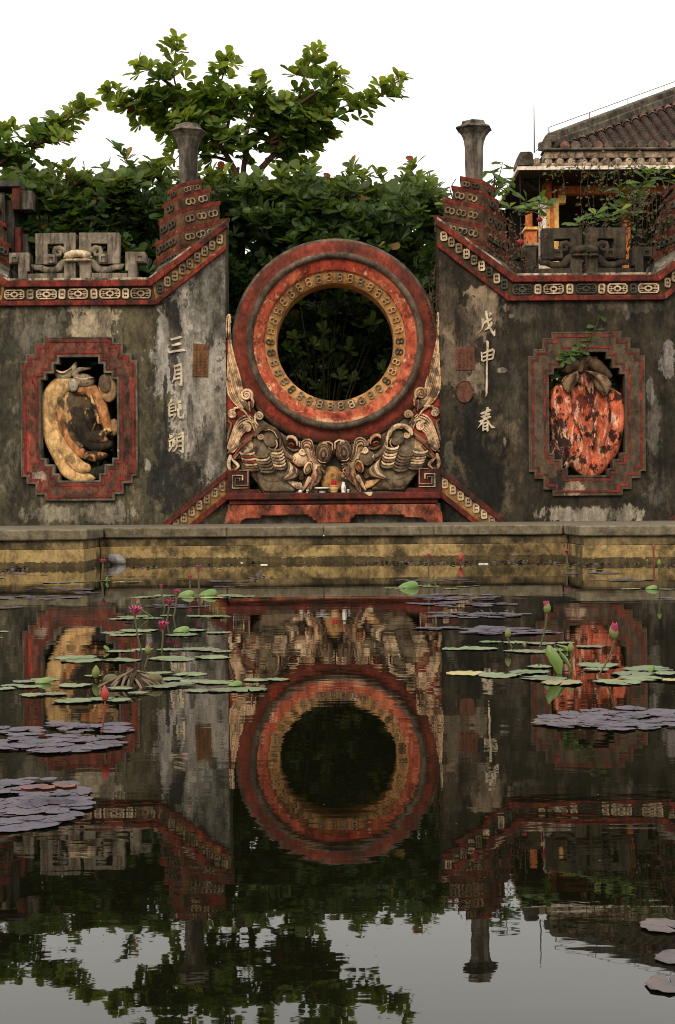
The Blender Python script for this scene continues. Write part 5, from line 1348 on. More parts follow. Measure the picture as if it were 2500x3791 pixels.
B_A = [
    br((885, 1500), (888, 1000), (893, 760), (897, 690), r=(.085, .06), **{'from': 2}),
    br((897, 690), (960, 630), (1020, 565), (1060, 520), r=(.055, .03), **{'from': .8}),
    br((897, 690), (875, 640), (830, 560), (790, 500), r=(.05, .03), **{'from': .55}),
    br((897, 700), (905, 600), (925, 520), r=(.045, .03), **{'from': .5}),
    br((830, 560), (760, 480), (690, 390), (645, 290), (655, 155), r=(.032, .006)),
    br((735, 440), (640, 370), (560, 375), (490, 385), (412, 350), dY=.3, k=2),
    br((665, 340), (600, 290), (560, 260), (512, 240), dY=-.4),
    br((850, 560), (825, 430), (815, 330), (845, 215), dY=.3),
    br((900, 560), (930, 430), (965, 350), (948, 285), dY=-.3),
    br((930, 520), (1030, 440), (1110, 350), (1130, 270), (1165, 195), dY=.2),
    br((1060, 420), (1160, 350), (1215, 320), (1262, 275), dY=-.3),
    br((960, 540), (1100, 500), (1240, 430), (1370, 380), (1478, 298), dY=.1, r=(.03, .006)),
    br((1100, 500), (1180, 440), (1260, 350), dY=.5),
    br((1010, 570), (1060, 590), (1110, 625), dY=.3, jit=.07),
    br((780, 500), (690, 490), (610, 500), dY=.4, k=2), br((790, 540), (720, 520), (650, 590), dY=.2),
    br((880, 520), (980, 480), (1070, 490), k=2), br((840, 480), (860, 400), (890, 350), k=2), br((760, 470), (740, 400), (760, 330), dY=.3, k=2),
    br((900, 480), (1000, 400), (1050, 380), dY=-.2, k=2), br((1000, 480), (1120, 430), (1180, 400), dY=.3, k=2), br((700, 430), (600, 430), (540, 440), dY=.5),
    br((960, 560), (1060, 530), (1150, 520), (1230, 500), dY=.3, k=2), br((1000, 520), (1100, 470), (1200, 430), dY=-.2, k=2), br((840, 520), (740, 470), (680, 440), dY=-.3, k=2), br((800, 430), (740, 390), (690, 400), dY=.4),
    br((860, 600), (780, 580), (720, 620), dY=.3), br((930, 590), (900, 540), (860, 500), dY=-.3, k=2), br((980, 560), (1040, 540), (1120, 540), dY=.2),
]
bA = at(885, 1500, 2.4)
tree('spreading almond tree rising highest, its reddish trunk seen behind the round gate', (bA.x, 2.4), B_A, LS, 21, step=.098, jit=.10, dens=2, col=((.078, .142, .028), (.22, .285, .055)))
bL = at(-60, 1500, 2.0)
tree('almond tree branch reaching in from the left edge above the wall', (bL.x, 2.0), [
    br((-60, 1500), (-70, 900), (-50, 640), Y=2.0, r=(.08, .05), **{'from': 2}),
    br((-50, 640), (60, 565), (150, 505), (245, 445), (320, 395), Y=2.0, k=2, r=(.035, .006)), br((-30, 620), (10, 540), (20, 470), Y=2.0, dY=.2),
    br((-60, 660), (-20, 580), (-40, 480), Y=2.0, k=2), br((100, 540), (170, 525), (235, 520), Y=2.0, dY=-.2), br((60, 565), (70, 620), (60, 680), Y=2.1, k=2)], LS, 33, step=.092, jit=.10, dens=2, col=((.078, .142, .028), (.22, .285, .055)))

# hedge-like trees closing the view behind the gate
def hedge(label, x0, x1, top, seed, n, Yr=(1.25, 3.4), ybot=1200, extra=None, light=.36, size=LS * .98, cols=(LD, LG, LY), hole=True):
    rg = random.Random(seed)
    xb = (x0 + x1) / 2; b0 = at(xb, 1900, sum(Yr) / 2)
    t = thing('hedge_tree', (b0.x, b0.y, .36), label, 'tree', 'leafy trees closing the view behind the gate')
    lv = Leaves(); tw = MB()
    for k in range(5):
        xx = x0 + (x1 - x0) * (k + .5) / 5 + rg.uniform(-20, 20)
        if hole and 960 < xx < 1520: continue
        Y = rg.uniform(Yr[0] + .6, Yr[1])
        pa = at(xx, 1905, Y); pb = at(xx + rg.uniform(-40, 40), np.interp(xx, *zip(*top)) + 60, Y + rg.uniform(-.3, .3))
        mid = (pa + pb) / 2 + Vector((rg.uniform(-.12, .12), rg.uniform(-.12, .12), 0)); pa.z = .36
        tw.tube([Vector(q) for q in smooth_pts3([pa, mid, pb])], np.linspace(.05, .014, 15).tolist(), 6)
    xs, ys = zip(*top)
    bumps = [(rg.uniform(x0, x1), rg.uniform(18, 46), rg.uniform(18, 55)) for _ in range(int((x1 - x0) / 45))]
    def topat(xx): return np.interp(xx, xs, ys) + 18 - max([h_ * math.exp(-((xx - bx) / w_) ** 2) for bx, w_, h_ in bumps] + [0])
    done = 0
    while done < n:      # leafy boughs: each a clump of rosettes with its own hue, dark gaps between them
        cx = rg.uniform(x0, x1); tp = topat(cx); q = rg.random() ** 1.1
        cy = tp + 22 + (ybot - tp) * q; Yc = Yr[0] + .1 + (Yr[1] - Yr[0]) * rg.random() ** 1.4
        hue = rg.random(); m = rg.randint(7, 13); sp = rg.uniform(24, 44)
        for _ in range(m):
            done += 1
            xx, yy = cx + rg.gauss(0, sp), cy + rg.gauss(0, sp * .6); tq = topat(xx)
            if yy < tq + 6: yy = tq + rg.uniform(4, 40)
            Y = Yc + rg.gauss(0, .16) - .10
            if hole and yy > 1020 and 985 < xx < 1495 and Y < 2.7: continue
            p = at(xx, yy, max(Y, Yr[0] - .1))
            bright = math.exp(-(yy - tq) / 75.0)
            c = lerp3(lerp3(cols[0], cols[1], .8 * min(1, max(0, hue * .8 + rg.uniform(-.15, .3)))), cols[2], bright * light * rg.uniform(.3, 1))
            ax = Vector((rg.gauss(0, .45), -.6 + rg.gauss(0, .35), .75 + .5 * bright))
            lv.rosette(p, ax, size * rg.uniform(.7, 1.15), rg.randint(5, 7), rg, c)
    for k in range(int((x1 - x0) / 48)):      # shoots standing out of the top
        sx = rg.uniform(x0 + 15, x1 - 15); ty = topat(sx)
        if sx > 1600 and ybot > 1800: continue
        sprig(lv, tw, rg, [(sx, ty + 50), (sx + rg.uniform(-14, 14), ty + 10), (sx + rg.uniform(-26, 26), ty - rg.uniform(0, 38))], rg.uniform(*Yr), rg.randint(2, 4), lerp3(cols[1], cols[2], rg.uniform(.2, .6)))
    if extra: extra(lv, tw, rg)
    o = obj('stems', tw, M['twig'], t, smooth=True); o['kind'] = 'stuff'
    obj('crown', lv.mb(), M['leaf'], t)
def sprig(lv, tw, rg, pts, Y, n, c):
    P = [Vector(q) for q in smooth_pts3([at(x, y, Y) for x, y in pts])]
    tw.tube(P, np.linspace(.014, .005, len(P)).tolist(), 5)
    for i in range(n):
        p = P[int((len(P) - 1) * (i + 1) / n)]
        lv.rosette(p, (rg.gauss(0, .3), -.4, 1), LS * .95, 6, rg, c)
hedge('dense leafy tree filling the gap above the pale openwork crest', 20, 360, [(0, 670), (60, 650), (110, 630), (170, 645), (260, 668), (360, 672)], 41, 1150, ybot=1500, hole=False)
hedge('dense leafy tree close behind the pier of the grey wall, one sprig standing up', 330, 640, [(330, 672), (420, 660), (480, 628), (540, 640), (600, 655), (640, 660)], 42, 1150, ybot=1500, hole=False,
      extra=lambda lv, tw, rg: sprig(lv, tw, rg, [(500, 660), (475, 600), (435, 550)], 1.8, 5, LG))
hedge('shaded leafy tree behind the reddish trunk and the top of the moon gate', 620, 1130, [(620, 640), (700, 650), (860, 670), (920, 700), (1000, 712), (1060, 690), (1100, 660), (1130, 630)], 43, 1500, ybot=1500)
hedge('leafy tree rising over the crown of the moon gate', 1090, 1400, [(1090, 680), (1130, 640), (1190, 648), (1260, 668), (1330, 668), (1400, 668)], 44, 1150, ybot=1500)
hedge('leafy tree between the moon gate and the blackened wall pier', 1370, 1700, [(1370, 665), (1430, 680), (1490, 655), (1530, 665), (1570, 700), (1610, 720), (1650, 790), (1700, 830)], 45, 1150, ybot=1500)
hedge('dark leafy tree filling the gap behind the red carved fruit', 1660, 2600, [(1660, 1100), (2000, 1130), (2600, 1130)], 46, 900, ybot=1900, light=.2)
# far, darker foliage added behind to keep light out of the opening
rg = random.Random(77); lv = Leaves()
for i in range(5200):
    xx = rg.uniform(-150, 2700) if i < 3600 else rg.uniform(850, 1650); tp = np.interp(xx, [-150, 60, 400, 620, 900, 1000, 1130, 1600, 1700, 1850, 2700], [700, 690, 720, 700, 760, 790, 700, 740, 900, 1120, 1120])
    yy = tp + (1930 - tp) * rg.random(); Y = rg.uniform(4.2, 6.5)
    if i >= 3600: yy = rg.uniform(1000, 1960)
    lv.rosette(at(xx, yy, Y), (rg.gauss(0, .5), -.7, .7), .30, 6, rg, lerp3(LD, LG, rg.random() * .4), wr=.6)
o = obj('added_far_foliage', lv.mb(), M['leaf']); o['kind'] = 'stuff'
# young shrub seen through the opening
rg = random.Random(8); lv = Leaves(); tw = MB()
bs = at(1200, 1700, 1.9); sh = thing('almond_shrub', (bs.x, 1.9, .36), 'sparse young shrub whose leaves show in the dark round opening', 'shrub')
for (x, y, Y, L) in ((1110, 1120, 2.0, .15), (1190, 1110, 1.9, .16), (1250, 1105, 2.1, .15), (1300, 1075, 1.9, .15), (1195, 1160, 2.2, .15), (1345, 1120, 2.1, .17), (1380, 1200, 1.7, .17), (1400, 1210, 1.8, .12),
                     (1100, 1255, 1.7, .18), (1085, 1300, 1.9, .2), (1200, 1235, 1.8, .19), (1160, 1285, 2.0, .2), (1220, 1300, 1.9, .2), (1290, 1300, 2.2, .2), (1060, 1290, 1.6, .14), (1420, 1370, 1.9, .15), (1260, 1400, 2.0, .16), (1300, 1410, 2.1, .16), (1120, 1410, 2.0, .14), (1180, 1435, 2.1, .15)):
    p = at(x, y, Y); lv.rosette(p, (rg.gauss(0, .3), -.8, .6), L, 6, rg, lerp3(LG, LY, rg.random() * .4), wr=.55)
    q = Vector((bs.x + (p.x - bs.x) * .3, p.y + .25, .36 + (p.z - .36) * .5))
    tw.tube([Vector(a) for a in smooth_pts3([Vector((bs.x, 1.9, .36)), q, p])], np.linspace(.018, .005, 15).tolist(), 5)
obj('stems', tw, M['twig'], sh, smooth=True); obj('crown', lv.mb(), M['leaf'], sh)

# saplings rooted on the walls: each large leaf a part
def leaf_mesh(col):
    lv = Leaves(); lv.leaf(np.array((0., 0, 0)), np.array((0., 0, 1)), np.array((0., -1, 0)), 1.0, .52, col); return lv.mb()
ME_BIG = [make_mesh('leaf', leaf_mesh(c), M['leaf']) for c in (LG, LY, (.07, .13, .03), (.10, .17, .035))]
ME_NARROW = []
for c in (LG, (.09, .15, .03)):
    lv = Leaves(); lv.leaf(np.array((0., 0, 0)), np.array((0., 0, 1)), np.array((0., -1, 0)), 1.0, .30, c); ME_NARROW.append(make_mesh('leaf', lv.mb(), M['leaf']))
def sapling(label, stems, L, seed, per=4, Y=.6, meshes=None, droop=.2, name='wall_sapling', group='saplings rooted on the walls'):
    rg = random.Random(seed); meshes = meshes or ME_BIG
    b0 = at(*stems[0][0], Y); t = thing(name, b0, label, 'sapling', group); tw = MB()
    for st in stems:
        P = [Vector(q) for q in smooth_pts3([at(x, y, Y + rg.uniform(-.1, .1) * (i > 0)) for i, (x, y) in enumerate(st)])]
        tw.tube(P, np.linspace(.012, .004, len(P)).tolist(), 5)
        n = len(P)
        for k in range(per):
            i = int((n - 1) * (.35 + .65 * (k + 1) / per)); p = P[i]; a = 2.4 * k + rg.uniform(0, 1)
            d = Vector((math.cos(a) * .9, math.sin(a) * (.25 if droop >= .5 else .6) - .1, .55 - droop + rg.uniform(-.5, .3))).normalized()
            up = Vector((rg.uniform(-.3, .3), -1, .35)) if droop >= .5 else Vector((rg.uniform(-.2, .2), -.75, 1)); nn = (up - d * up.dot(d)).normalized(); x = d.cross(nn)
            m = Matrix((( *(-x), 0), (*(-nn), 0), (*d, 0), (0, 0, 0, 1))).transposed()
            l = L * rg.uniform(.75, 1.15)
            inst('leaf', rg.choice(meshes), t, p, M=m @ Matrix.Diagonal((l, l, l, 1)))
    obj('stem', tw, M['twig'], t, smooth=True)
    return t
sapling('almond sapling on the blackened pier below the temple eave', [[(1925, 800), (1945, 770), (1950, 735)], [(1925, 800), (1975, 775), (2005, 740)], [(1925, 800), (1985, 780), (2030, 750)], [(1925, 800), (1900, 775), (1890, 765)]], .20, 1, 8, .55)
sapling('tall almond sapling with big bright leaves in front of the orange beam', [[(2330, 800), (2345, 740), (2390, 660)], [(2330, 800), (2320, 730), (2290, 690)], [(2340, 760), (2380, 690), (2410, 640)], [(2330, 800), (2340, 750), (2330, 720)]], .24, 2, 8, .9)
sapling('low almond sapling growing along the top of the dark crest', [[(2190, 845), (2170, 830), (2120, 825)], [(2190, 845), (2210, 810), (2205, 790)], [(2240, 840), (2280, 800), (2300, 775)], [(2230, 840), (2250, 815), (2260, 800)], [(2290, 830), (2330, 800), (2350, 790)]], .19, 3, 7, .6)
sapling('almond shoot with upright leaves at the near corner of the blackened pier', [[(1690, 770), (1672, 720), (1665, 690)], [(1690, 770), (1680, 740), (1650, 735)], [(1690, 780), (1660, 760), (1640, 750)]], .19, 4, 4, .8)
sapling('drooping narrow leaved shoot beside the blackened pillar', [[(1830, 720), (1850, 650), (1862, 600)], [(1830, 720), (1830, 650), (1815, 630)], [(1835, 710), (1870, 660), (1880, 700)], [(1830, 720), (1855, 690), (1850, 710)]], .16, 5, 10, .6, ME_NARROW, .8)
sapling('almond shoot at the far right edge under the roof tiles', [[(2470, 720), (2450, 660), (2430, 632)], [(2470, 720), (2480, 660), (2490, 630)]], .20, 6, 6, 1.0)
sapling('trailing green fig sprig on top of the red carved fruit niche', [[(2168, 1310), (2172, 1290), (2180, 1270), (2192, 1240), (2205, 1215), (2220, 1170)], [(2168, 1312), (2150, 1300), (2140, 1245)], [(2160, 1315), (2110, 1315), (2098, 1300)], [(2100, 1300), (2096, 1320), (2082, 1340)]], .125, 7, 9, -.06, ME_NARROW + [ME_BIG[2], ME_BIG[3]], .5)

# creepers: hanging threads and dry brushwood
def creeper(label, lines, seed, leafL, dens, cols, Y, jit, name='creeper', cat='creeper', group='creepers over the blackened wall'):
    rg = random.Random(seed); lv = Leaves(); tw = MB(); b0 = at(*lines[0][0], Y)
    t = thing(name, b0, label, cat, group)
    for ln in lines:
        P = [Vector(q) for q in smooth_pts3([at(x, y, Y + rg.uniform(-.12, .12)) for x, y in ln])]
        tw.tube(P, .004, 4)
        for i in range(1, len(P)):
            for k in range(max(1, int(dens * (P[i] - P[i - 1]).length))):
                p = P[i] + (P[i - 1] - P[i]) * rg.random() + Vector((rg.gauss(0, jit), rg.gauss(0, jit), rg.gauss(0, jit)))
                d = np.array((rg.gauss(0, 1), rg.gauss(0, .7), rg.gauss(-.3, .8))); d /= np.linalg.norm(d)
                n = np.array((rg.gauss(0, .5), -1, rg.gauss(.3, .5))); n -= d * n.dot(d); n /= np.linalg.norm(n)
                l = leafL * rg.uniform(.6, 1.3); c = rg.choice(cols); f = rg.uniform(.7, 1.3)
                lv.leaf(np.array(p), d, n, l, l * .6, tuple(x * f for x in c))
    obj('threads', tw, M['twig'], t, smooth=True)
    o = obj('creeper_leaves', lv.mb(), M['leaf_small'], t); o['kind'] = 'stuff'
GRN, DRY, RUST = (.055, .09, .02), (.10, .055, .032), (.13, .035, .022)
creeper('fine green creeper threads hanging before the temple beam', [[(2160 + 22 * k + (k % 3) * 9, 590 + 14 * (k % 4)), (2150 + 24 * k, 700), (2155 + 24 * k + 12 * (k % 2), 800), (2160 + 22 * k, 860)] for k in range(9)] + [[(2075, 625), (2090, 680), (2080, 720)], [(2020, 640), (2040, 648), (2110, 618), (2200, 640), (2320, 620), (2460, 632)], [(2120, 600), (2180, 580), (2260, 560), (2390, 575)]], 5, .052, 34, [GRN, (.04, .07, .018), DRY], .9, .045)
creeper('tangled dry brushwood over the outer end of the blackened wall', [[(2340 + 15 * k, 700 + 11 * (k % 5)), (2330 + 17 * k, 800), (2320 + 18 * k, 900), (2300 + 19 * k, 960 - 8 * (k % 3))] for k in range(10)] + [[(2300, 820), (2400, 740), (2500, 690)], [(2360, 900), (2440, 800), (2500, 760)]], 6, .052, 46, [DRY, (.06, .042, .026), GRN, (.04, .05, .018)], .55, .06)
creeper('dry rust coloured creeper on the inner pier of the blackened wall', [[(1850, 770), (1880, 830), (1890, 900), (1880, 960)], [(1890, 790), (1910, 860), (1915, 940), (1900, 1000)], [(1820, 830), (1850, 880), (1860, 930)], [(1790, 850), (1830, 870), (1870, 880)], [(1930, 850), (1930, 920), (1945, 1000)], [(1760, 860), (1800, 900), (1850, 950)], [(1880, 960), (1900, 1000), (1930, 1010)]], 7, .042, 70, [RUST, DRY, (.07, .06, .025), (.16, .075, .03)], .12, .05)
creeper('rust coloured creeper on the shoulder of the moon gate', [[(1600, 1000), (1590, 1070), (1605, 1140), (1612, 1220)], [(1620, 1060), (1615, 1130), (1600, 1180)], [(1605, 1100), (1600, 1250), (1602, 1340)], [(1595, 1080), (1580, 1110), (1592, 1160)], [(1612, 980), (1606, 1040), (1598, 1110)]], 8, .028, 60, [RUST, (.10, .05, .03), (.05, .025, .018)], .16, .03, group=None)
creeper('thin ivy thread hanging between the two halves of the dark crest', [[(2172, 820), (2170, 900), (2172, 1010)], [(2170, 780), (2160, 830), (2172, 870)], [(2168, 860), (2174, 930), (2170, 990)]], 9, .03, 50, [GRN, DRY, RUST], .16, .025)
creeper('rust coloured creeper on the dark crest arm beside the low orange pillar', [[(2010, 870), (2005, 930), (1990, 990)], [(2000, 800), (2012, 860), (2006, 920)], [(1960, 960), (1985, 980), (1955, 1000)]], 10, .034, 60, [RUST, DRY, (.06, .05, .02)], .14, .04)

# ------------------------------------------------------------------ water lilies
def pad_mesh(seed, curl=0.0, n=26):
    rg = random.Random(seed); b = MB(); vs = [(0, 0, .02)]; ph = rg.uniform(0, 6); fs = []
    for ring, rr in ((0, .55), (1, 1.0)):
        for i in range(n + 1):
            a = .10 + (2 * math.pi - .20) * i / n
            w = 1 + (.06 * math.sin(3 * a + 2 * ph) + .04 * math.sin(9 * a + ph) + .025 * math.sin(17 * a + 2 * ph)) * ring
            z = .012 * math.sin(3 * a + ph) * rr + ring * (.03 * max(0, math.sin(2 * a + ph)) ** 3 + .015 * math.sin(11 * a + ph))
            x, y = rr * w * math.cos(a), rr * w * math.sin(a)
            if curl:
                t = max(0, x + .1) * curl
                if t > 0: z += (1 - math.cos(t)) / curl; x = math.sin(t) / curl - .1
            vs.append((x, y, z))
    m = n + 1
    for i in range(n):
        fs.append((0, 1 + i, 2 + i)); fs.append((1 + i, 1 + m + i, 2 + m + i, 2 + i))
    return b.add(vs, fs)
PADS = {k: [make_mesh('lily_pad', pad_mesh(s, 0), M[k], smooth=True) for s in range(6)] for k in ('pad_green', 'pad_yellow', 'pad_violet', 'pad_pink')}
PADCURL = {k: [make_mesh('curled_pad', pad_mesh(20 + s, 1.5), M[k], smooth=True) for s in range(3)] for k in ('pad_green', 'pad_violet')}
def flower_mesh(open_, npet, L, W, inner, mat):
    """upright flower of pointed petals; open_: angle of the petals from the axis"""
    b = MB()
    for ring, (n, ang, sc) in enumerate(((npet, open_, 1.0), (npet - 2, open_ * .55, .95))):
        for k in range(n):
            a = 2 * math.pi * (k + .5 * ring) / n; ca, sa = math.cos(a), math.sin(a)
            P = []
            for t, w in ((0, .25), (.35, .8), (.7, .75), (1, 0)):
                th = ang * (.55 + .75 * t); r = L * sc * t * math.sin(th) + .02 * L; z = L * sc * t * math.cos(th)
                for q in ((-1, 1) if w else (0,)):
                    ww = W * w * q * .5
                    P.append((r * ca - ww * sa, r * sa + ww * ca, z + .06 * L * abs(q) * (.3 if w else 0)))
            b.add(P, [(0, 1, 3, 2), (2, 3, 5, 4), (4, 5, 6)])
    return b
def bud_mesh(w, L, n=9, tip=0.0):
    return MB().lathe([(.15 * w, 0), (.7 * w, .14 * L), (w, .38 * L), (.92 * w, .58 * L), (.55 * w, .82 * L), (.05 * w, L)], (0, 0, 0), n)
ME_FLOWER = make_mesh('flower', flower_mesh(.50, 9, 1.0, .30, 1, None), M['petal'])
ME_FLOWER_HALF = make_mesh('flower', flower_mesh(.26, 8, 1.0, .34, 1, None), M['petal'])
ME_SEPALS = make_mesh('sepals', flower_mesh(.34, 4, .92, .34, 1, None), M['sepal'])
ME_SEPALS_OPEN = make_mesh('sepals', flower_mesh(.62, 4, .85, .30, 1, None), M['sepal'])
ME_BUD_G = make_mesh('bud', bud_mesh(.30, 1.0), M['sepal'], smooth=True)
ME_BUD_R = make_mesh('bud', bud_mesh(.24, 1.0), M['petal_red'], smooth=True)
ME_TIP = make_mesh('petal_tip', flower_mesh(.16, 6, 1.0, .34, 1, None), M['petal'])

PXD = lambda y: F * HC / (y - CY)          # metres of view depth at a picture row on the water
def lily(label, group, pads=(), kind='pad_green', flowers=(), scatter=(), seed=0, curled=(), upright=()):
    rg = random.Random(seed)
    allp = [((a + b_) / 2, y) for a, b_, y, *_ in pads] + [(s[0], s[1]) for s in scatter]
    if not allp: allp = [(f[2], f[3]) for f in flowers]
    c = wat(sum(p[0] for p in allp) / len(allp), sum(p[1] for p in allp) / len(allp))
    t = thing('water_lily', (c.x, c.y, 0), label, 'water lily', group)
    n = 0
    def put(x, y, rpx, kd, cur=False, k=0):
        p = wat(x, y); d = p.y - CAMY; r = rpx * d / F
        z = .0022 + .00022 * (k % 16) + rg.uniform(0, .0001)
        me = rg.choice((PADCURL if cur else PADS)[kd])
        o = inst('curled_pad' if cur else 'lily_pad', me, t, (p.x, p.y, z), (rg.gauss(0, .006 if kd != 'pad_violet' else .013), rg.gauss(0, .006 if kd != 'pad_violet' else .013), rg.uniform(0, 6.28)), (r, r * rg.uniform(.82, 1.0), min(r, .08) * (1.1 if kd != 'pad_violet' or cur else .6)))
        return o
    for i, pd in enumerate(pads):
        a, b_, y = pd[:3]; kd = pd[3] if len(pd) > 3 else kind
        put((a + b_) / 2, y, (b_ - a) / 2, kd, False, i)
    k = 0
    for cx, cy, rx, ry, num, r0, r1, kd in scatter:
        for i in range(num):
            a = rg.uniform(0, 6.28); q = math.sqrt(rg.random())
            y = cy + ry * q * math.sin(a); x = cx + rx * q * math.cos(a)
            f = (y - CY) / (cy - CY)
            put(x, y, rg.uniform(r0, r1) * f, kd, rg.random() < .03 and kd == 'pad_green', k); k += 1
    for cx, cy, rpx, rz in curled:
        p = wat(cx, cy); d = p.y - CAMY; r = rpx * d / F
        inst('folded_leaf', ME_FOLD, t, (p.x, p.y, .002), (0, 0, rz), (r, r, r))
    for pts, wpx in upright:
        base = wat(*pts[0]); P = [at(x, y, base.y) for x, y in pts]; w = wpx * (base.y - CAMY) / F
        b = MB(); m = len(P)
        for i, p in enumerate(P):
            ww = w * math.sin(math.pi * (.12 + .82 * i / (m - 1)))
            b.v += [(p.x - ww, p.y + .01, p.z), (p.x, p.y - .012, p.z), (p.x + ww, p.y + .014, p.z)]
        for i in range(m - 1):
            for j in range(2): b.f.append((3 * i + j, 3 * i + j + 1, 3 * i + j + 4, 3 * i + j + 3))
        obj('upright_leaf', b, M['lily_leaf'], t, smooth=True)
    for fx, fy, bx, by, h, typ in flowers:
        base = wat(bx, by); Y = base.y; d = Y - CAMY; tp = at(fx, fy, Y); L = h * d / F
        sm = M['stem_red'] if typ == 'red' else M['stem']
        mid = (base + tp) / 2 + Vector(((tp.x - base.x) * .22, 0, 0)); rad = 4.2 * d / F
        st = obj('flower_stem', MB().tube([Vector(q) for q in smooth_pts3([base - Vector((0, 0, .02)), mid, tp])], rad * .8, 6), sm, t, smooth=True)
        tilt = ((tp.x - base.x) * 1.2 if abs(tp.x - base.x) < .2 else 0) + rg.uniform(-.08, .08)
        def add(nm, me, s): return inst(nm, me, t, (tp.x, tp.y, tp.z - .002), (rg.uniform(-.1, .1), tilt, rg.uniform(0, 6)), (s, s, s))
        if typ == 'open':
            add('flower', ME_FLOWER, L); add('sepals', ME_SEPALS_OPEN, L * .9)
        elif typ == 'half': add('flower', ME_FLOWER_HALF, L); add('sepals', ME_SEPALS, L * .95)
        elif typ == 'tip': add('bud', ME_BUD_G, L * .95); add('petal_tip', ME_TIP, L * 1.04)
        elif typ == 'red': add('bud', ME_BUD_R, L)
        else: add('bud', ME_BUD_G, L)
    return t
b = MB()
for i in range(7):
    for j in range(12):
        a = math.pi / 2 * i / 6; w = 2 * math.pi * j / 12
        x, y = math.cos(a) * math.cos(w), math.cos(a) * math.sin(w) * .6
        b.v.append((x * (1 + .12 * math.sin(a)) + .18 * math.sin(a), y, .66 * math.sin(a) * (1 - .18 * abs(y)) * (1 + .25 * x) - .01))
for i in range(6):
    for j in range(12): b.f.append((i * 12 + j, i * 12 + (j + 1) % 12, (i + 1) * 12 + (j + 1) % 12, (i + 1) * 12 + j))
ME_FOLD = make_mesh('folded_leaf', b, M['lily_leaf'], smooth=True)

GRP = 'water lilies on the pond'
V = 'pad_violet'
lily('small green lily with one pink flower on a long stem, by the boulder', GRP, [(155, 260, 2158), (230, 322, 2155), (340, 408, 2152), (415, 470, 2156, 'pad_yellow'), (455, 530, 2156)], flowers=[(382, 2090, 376, 2153, 26, 'open')], seed=1, upright=[([(395, 2154), (396, 2143), (398, 2132)], 6)])
lily('flat violet lily patch under the ochre wall reflection, below the green pads', GRP, scatter=[(200, 2183, 145, 5, 18, 14, 26, V)], seed=2)
lily('violet lily patch lying against the left edge of the pond, far out', GRP, scatter=[(130, 2214, 170, 7, 26, 16, 30, V), (20, 2250, 50, 5, 6, 16, 26, V)], seed=3)
lily('green lily with four slender closed buds and a folded leaf in the middle distance', GRP, [(476, 590, 2212), (560, 660, 2206), (640, 745, 2212), (690, 770, 2205), (740, 830, 2214, 'pad_yellow'), (800, 900, 2206), (850, 948, 2210)],
     flowers=[(598, 2182, 612, 2250, 24, 'half'), (654, 2214, 640, 2288, 36, 'half'), (703, 2152, 706, 2195, 28, 'half'), (735, 2120, 738, 2205, 32, 'half')], seed=4, curled=[(770, 2205, 34, .2), (690, 2206, 30, -.3)])
lily('thin violet lily patch just behind the big pink flowers', GRP, scatter=[(610, 2245, 160, 6, 24, 14, 26, V)], seed=5)
lily('green lily carrying a large pink flower and a smaller one behind it', GRP, [(405, 520, 2292), (430, 560, 2284), (525, 600, 2290), (590, 645, 2280), (690, 790, 2282), (740, 855, 2284)],
     flowers=[(500, 2284, 530, 2415, 50, 'open'), (510, 2241, 585, 2284, 28, 'tip'), (626, 2246, 615, 2300, 34, 'open')], seed=6)
lily('green lily with one wide open magenta flower', GRP, [(367, 470, 2344), (400, 530, 2352), (440, 590, 2336), (610, 740, 2352), (640, 765, 2335), (760, 856, 2344)], flowers=[(604, 2338, 597, 2415, 48, 'open')], seed=7, curled=[(672, 2340, 30, .1)])
lily('green lily of broad pads with a pale turned up edge', GRP, [(388, 500, 2412), (480, 570, 2406), (580, 690, 2406), (660, 790, 2404), (720, 830, 2408), (780, 862, 2414)], seed=8, upright=[([(400, 2412), (392, 2400), (386, 2390)], 10)])
lily('green lily with a pointed red bud on a bent stem, before the brown stalk heap', GRP, [(195, 365, 2436), (225, 385, 2448), (375, 530, 2446), (545, 705, 2440), (600, 730, 2444), (715, 855, 2436)], flowers=[(549, 2424, 530, 2470, 44, 'tip')], seed=9)
lily('large green lily spread around the heap of dead brown stalks', GRP, [(45, 150, 2524), (110, 220, 2518), (0, 90, 2540), (-40, 60, 2552), (60, 160, 2545), (210, 344, 2540), (67, 180, 2576), (150, 253, 2572), (193, 350, 2598), (320, 430, 2592), (380, 491, 2596), (400, 500, 2552), (470, 551, 2570), (540, 660, 2546), (600, 720, 2538), (540, 640, 2496), (640, 770, 2498), (660, 800, 2524), (730, 870, 2528), (895, 1000, 2520), (980, 1080, 2518), (684, 790, 2560), (770, 890, 2558), (850, 990, 2556), (310, 380, 2505), (565, 680, 2518)],
     flowers=[(354, 2512, 356, 2520, 52, 'bud'), (390, 2595, 372, 2714, 62, 'red')], seed=10, curled=[(160, 2530, 30, .2), (870, 2540, 26, .2)])
lily('violet lily mat at the left edge carrying the stem of the red bud', GRP, scatter=[(190, 2735, 300, 58, 92, 32, 60, V), (420, 2700, 70, 14, 6, 40, 60, V)], seed=11)
lily('nearest violet lily mat at the left edge with curled pink leaf edges', GRP, scatter=[(110, 2975, 225, 88, 96, 34, 64, V), (60, 3020, 160, 50, 8, 70, 100, V)], seed=12)
lily('tiny green pads floating at the left edge of the pond', GRP, [(-30, 34, 2340), (-20, 12, 2362), (-30, 30, 2140)], seed=13)
lily('violet lily patch below the brown debris, far side beside the stone slab', GRP, scatter=[(2180, 2122, 130, 4, 16, 16, 26, V), (2200, 2106, 150, 3, 6, 14, 22, 'pad_green')], flowers=[(2098, 2052, 2106, 2108, 22, 'open')], seed=14)
lily('violet lily patch of curled leaves at the far side of the pond', GRP, scatter=[(2310, 2147, 115, 5, 24, 14, 24, V)], seed=15)
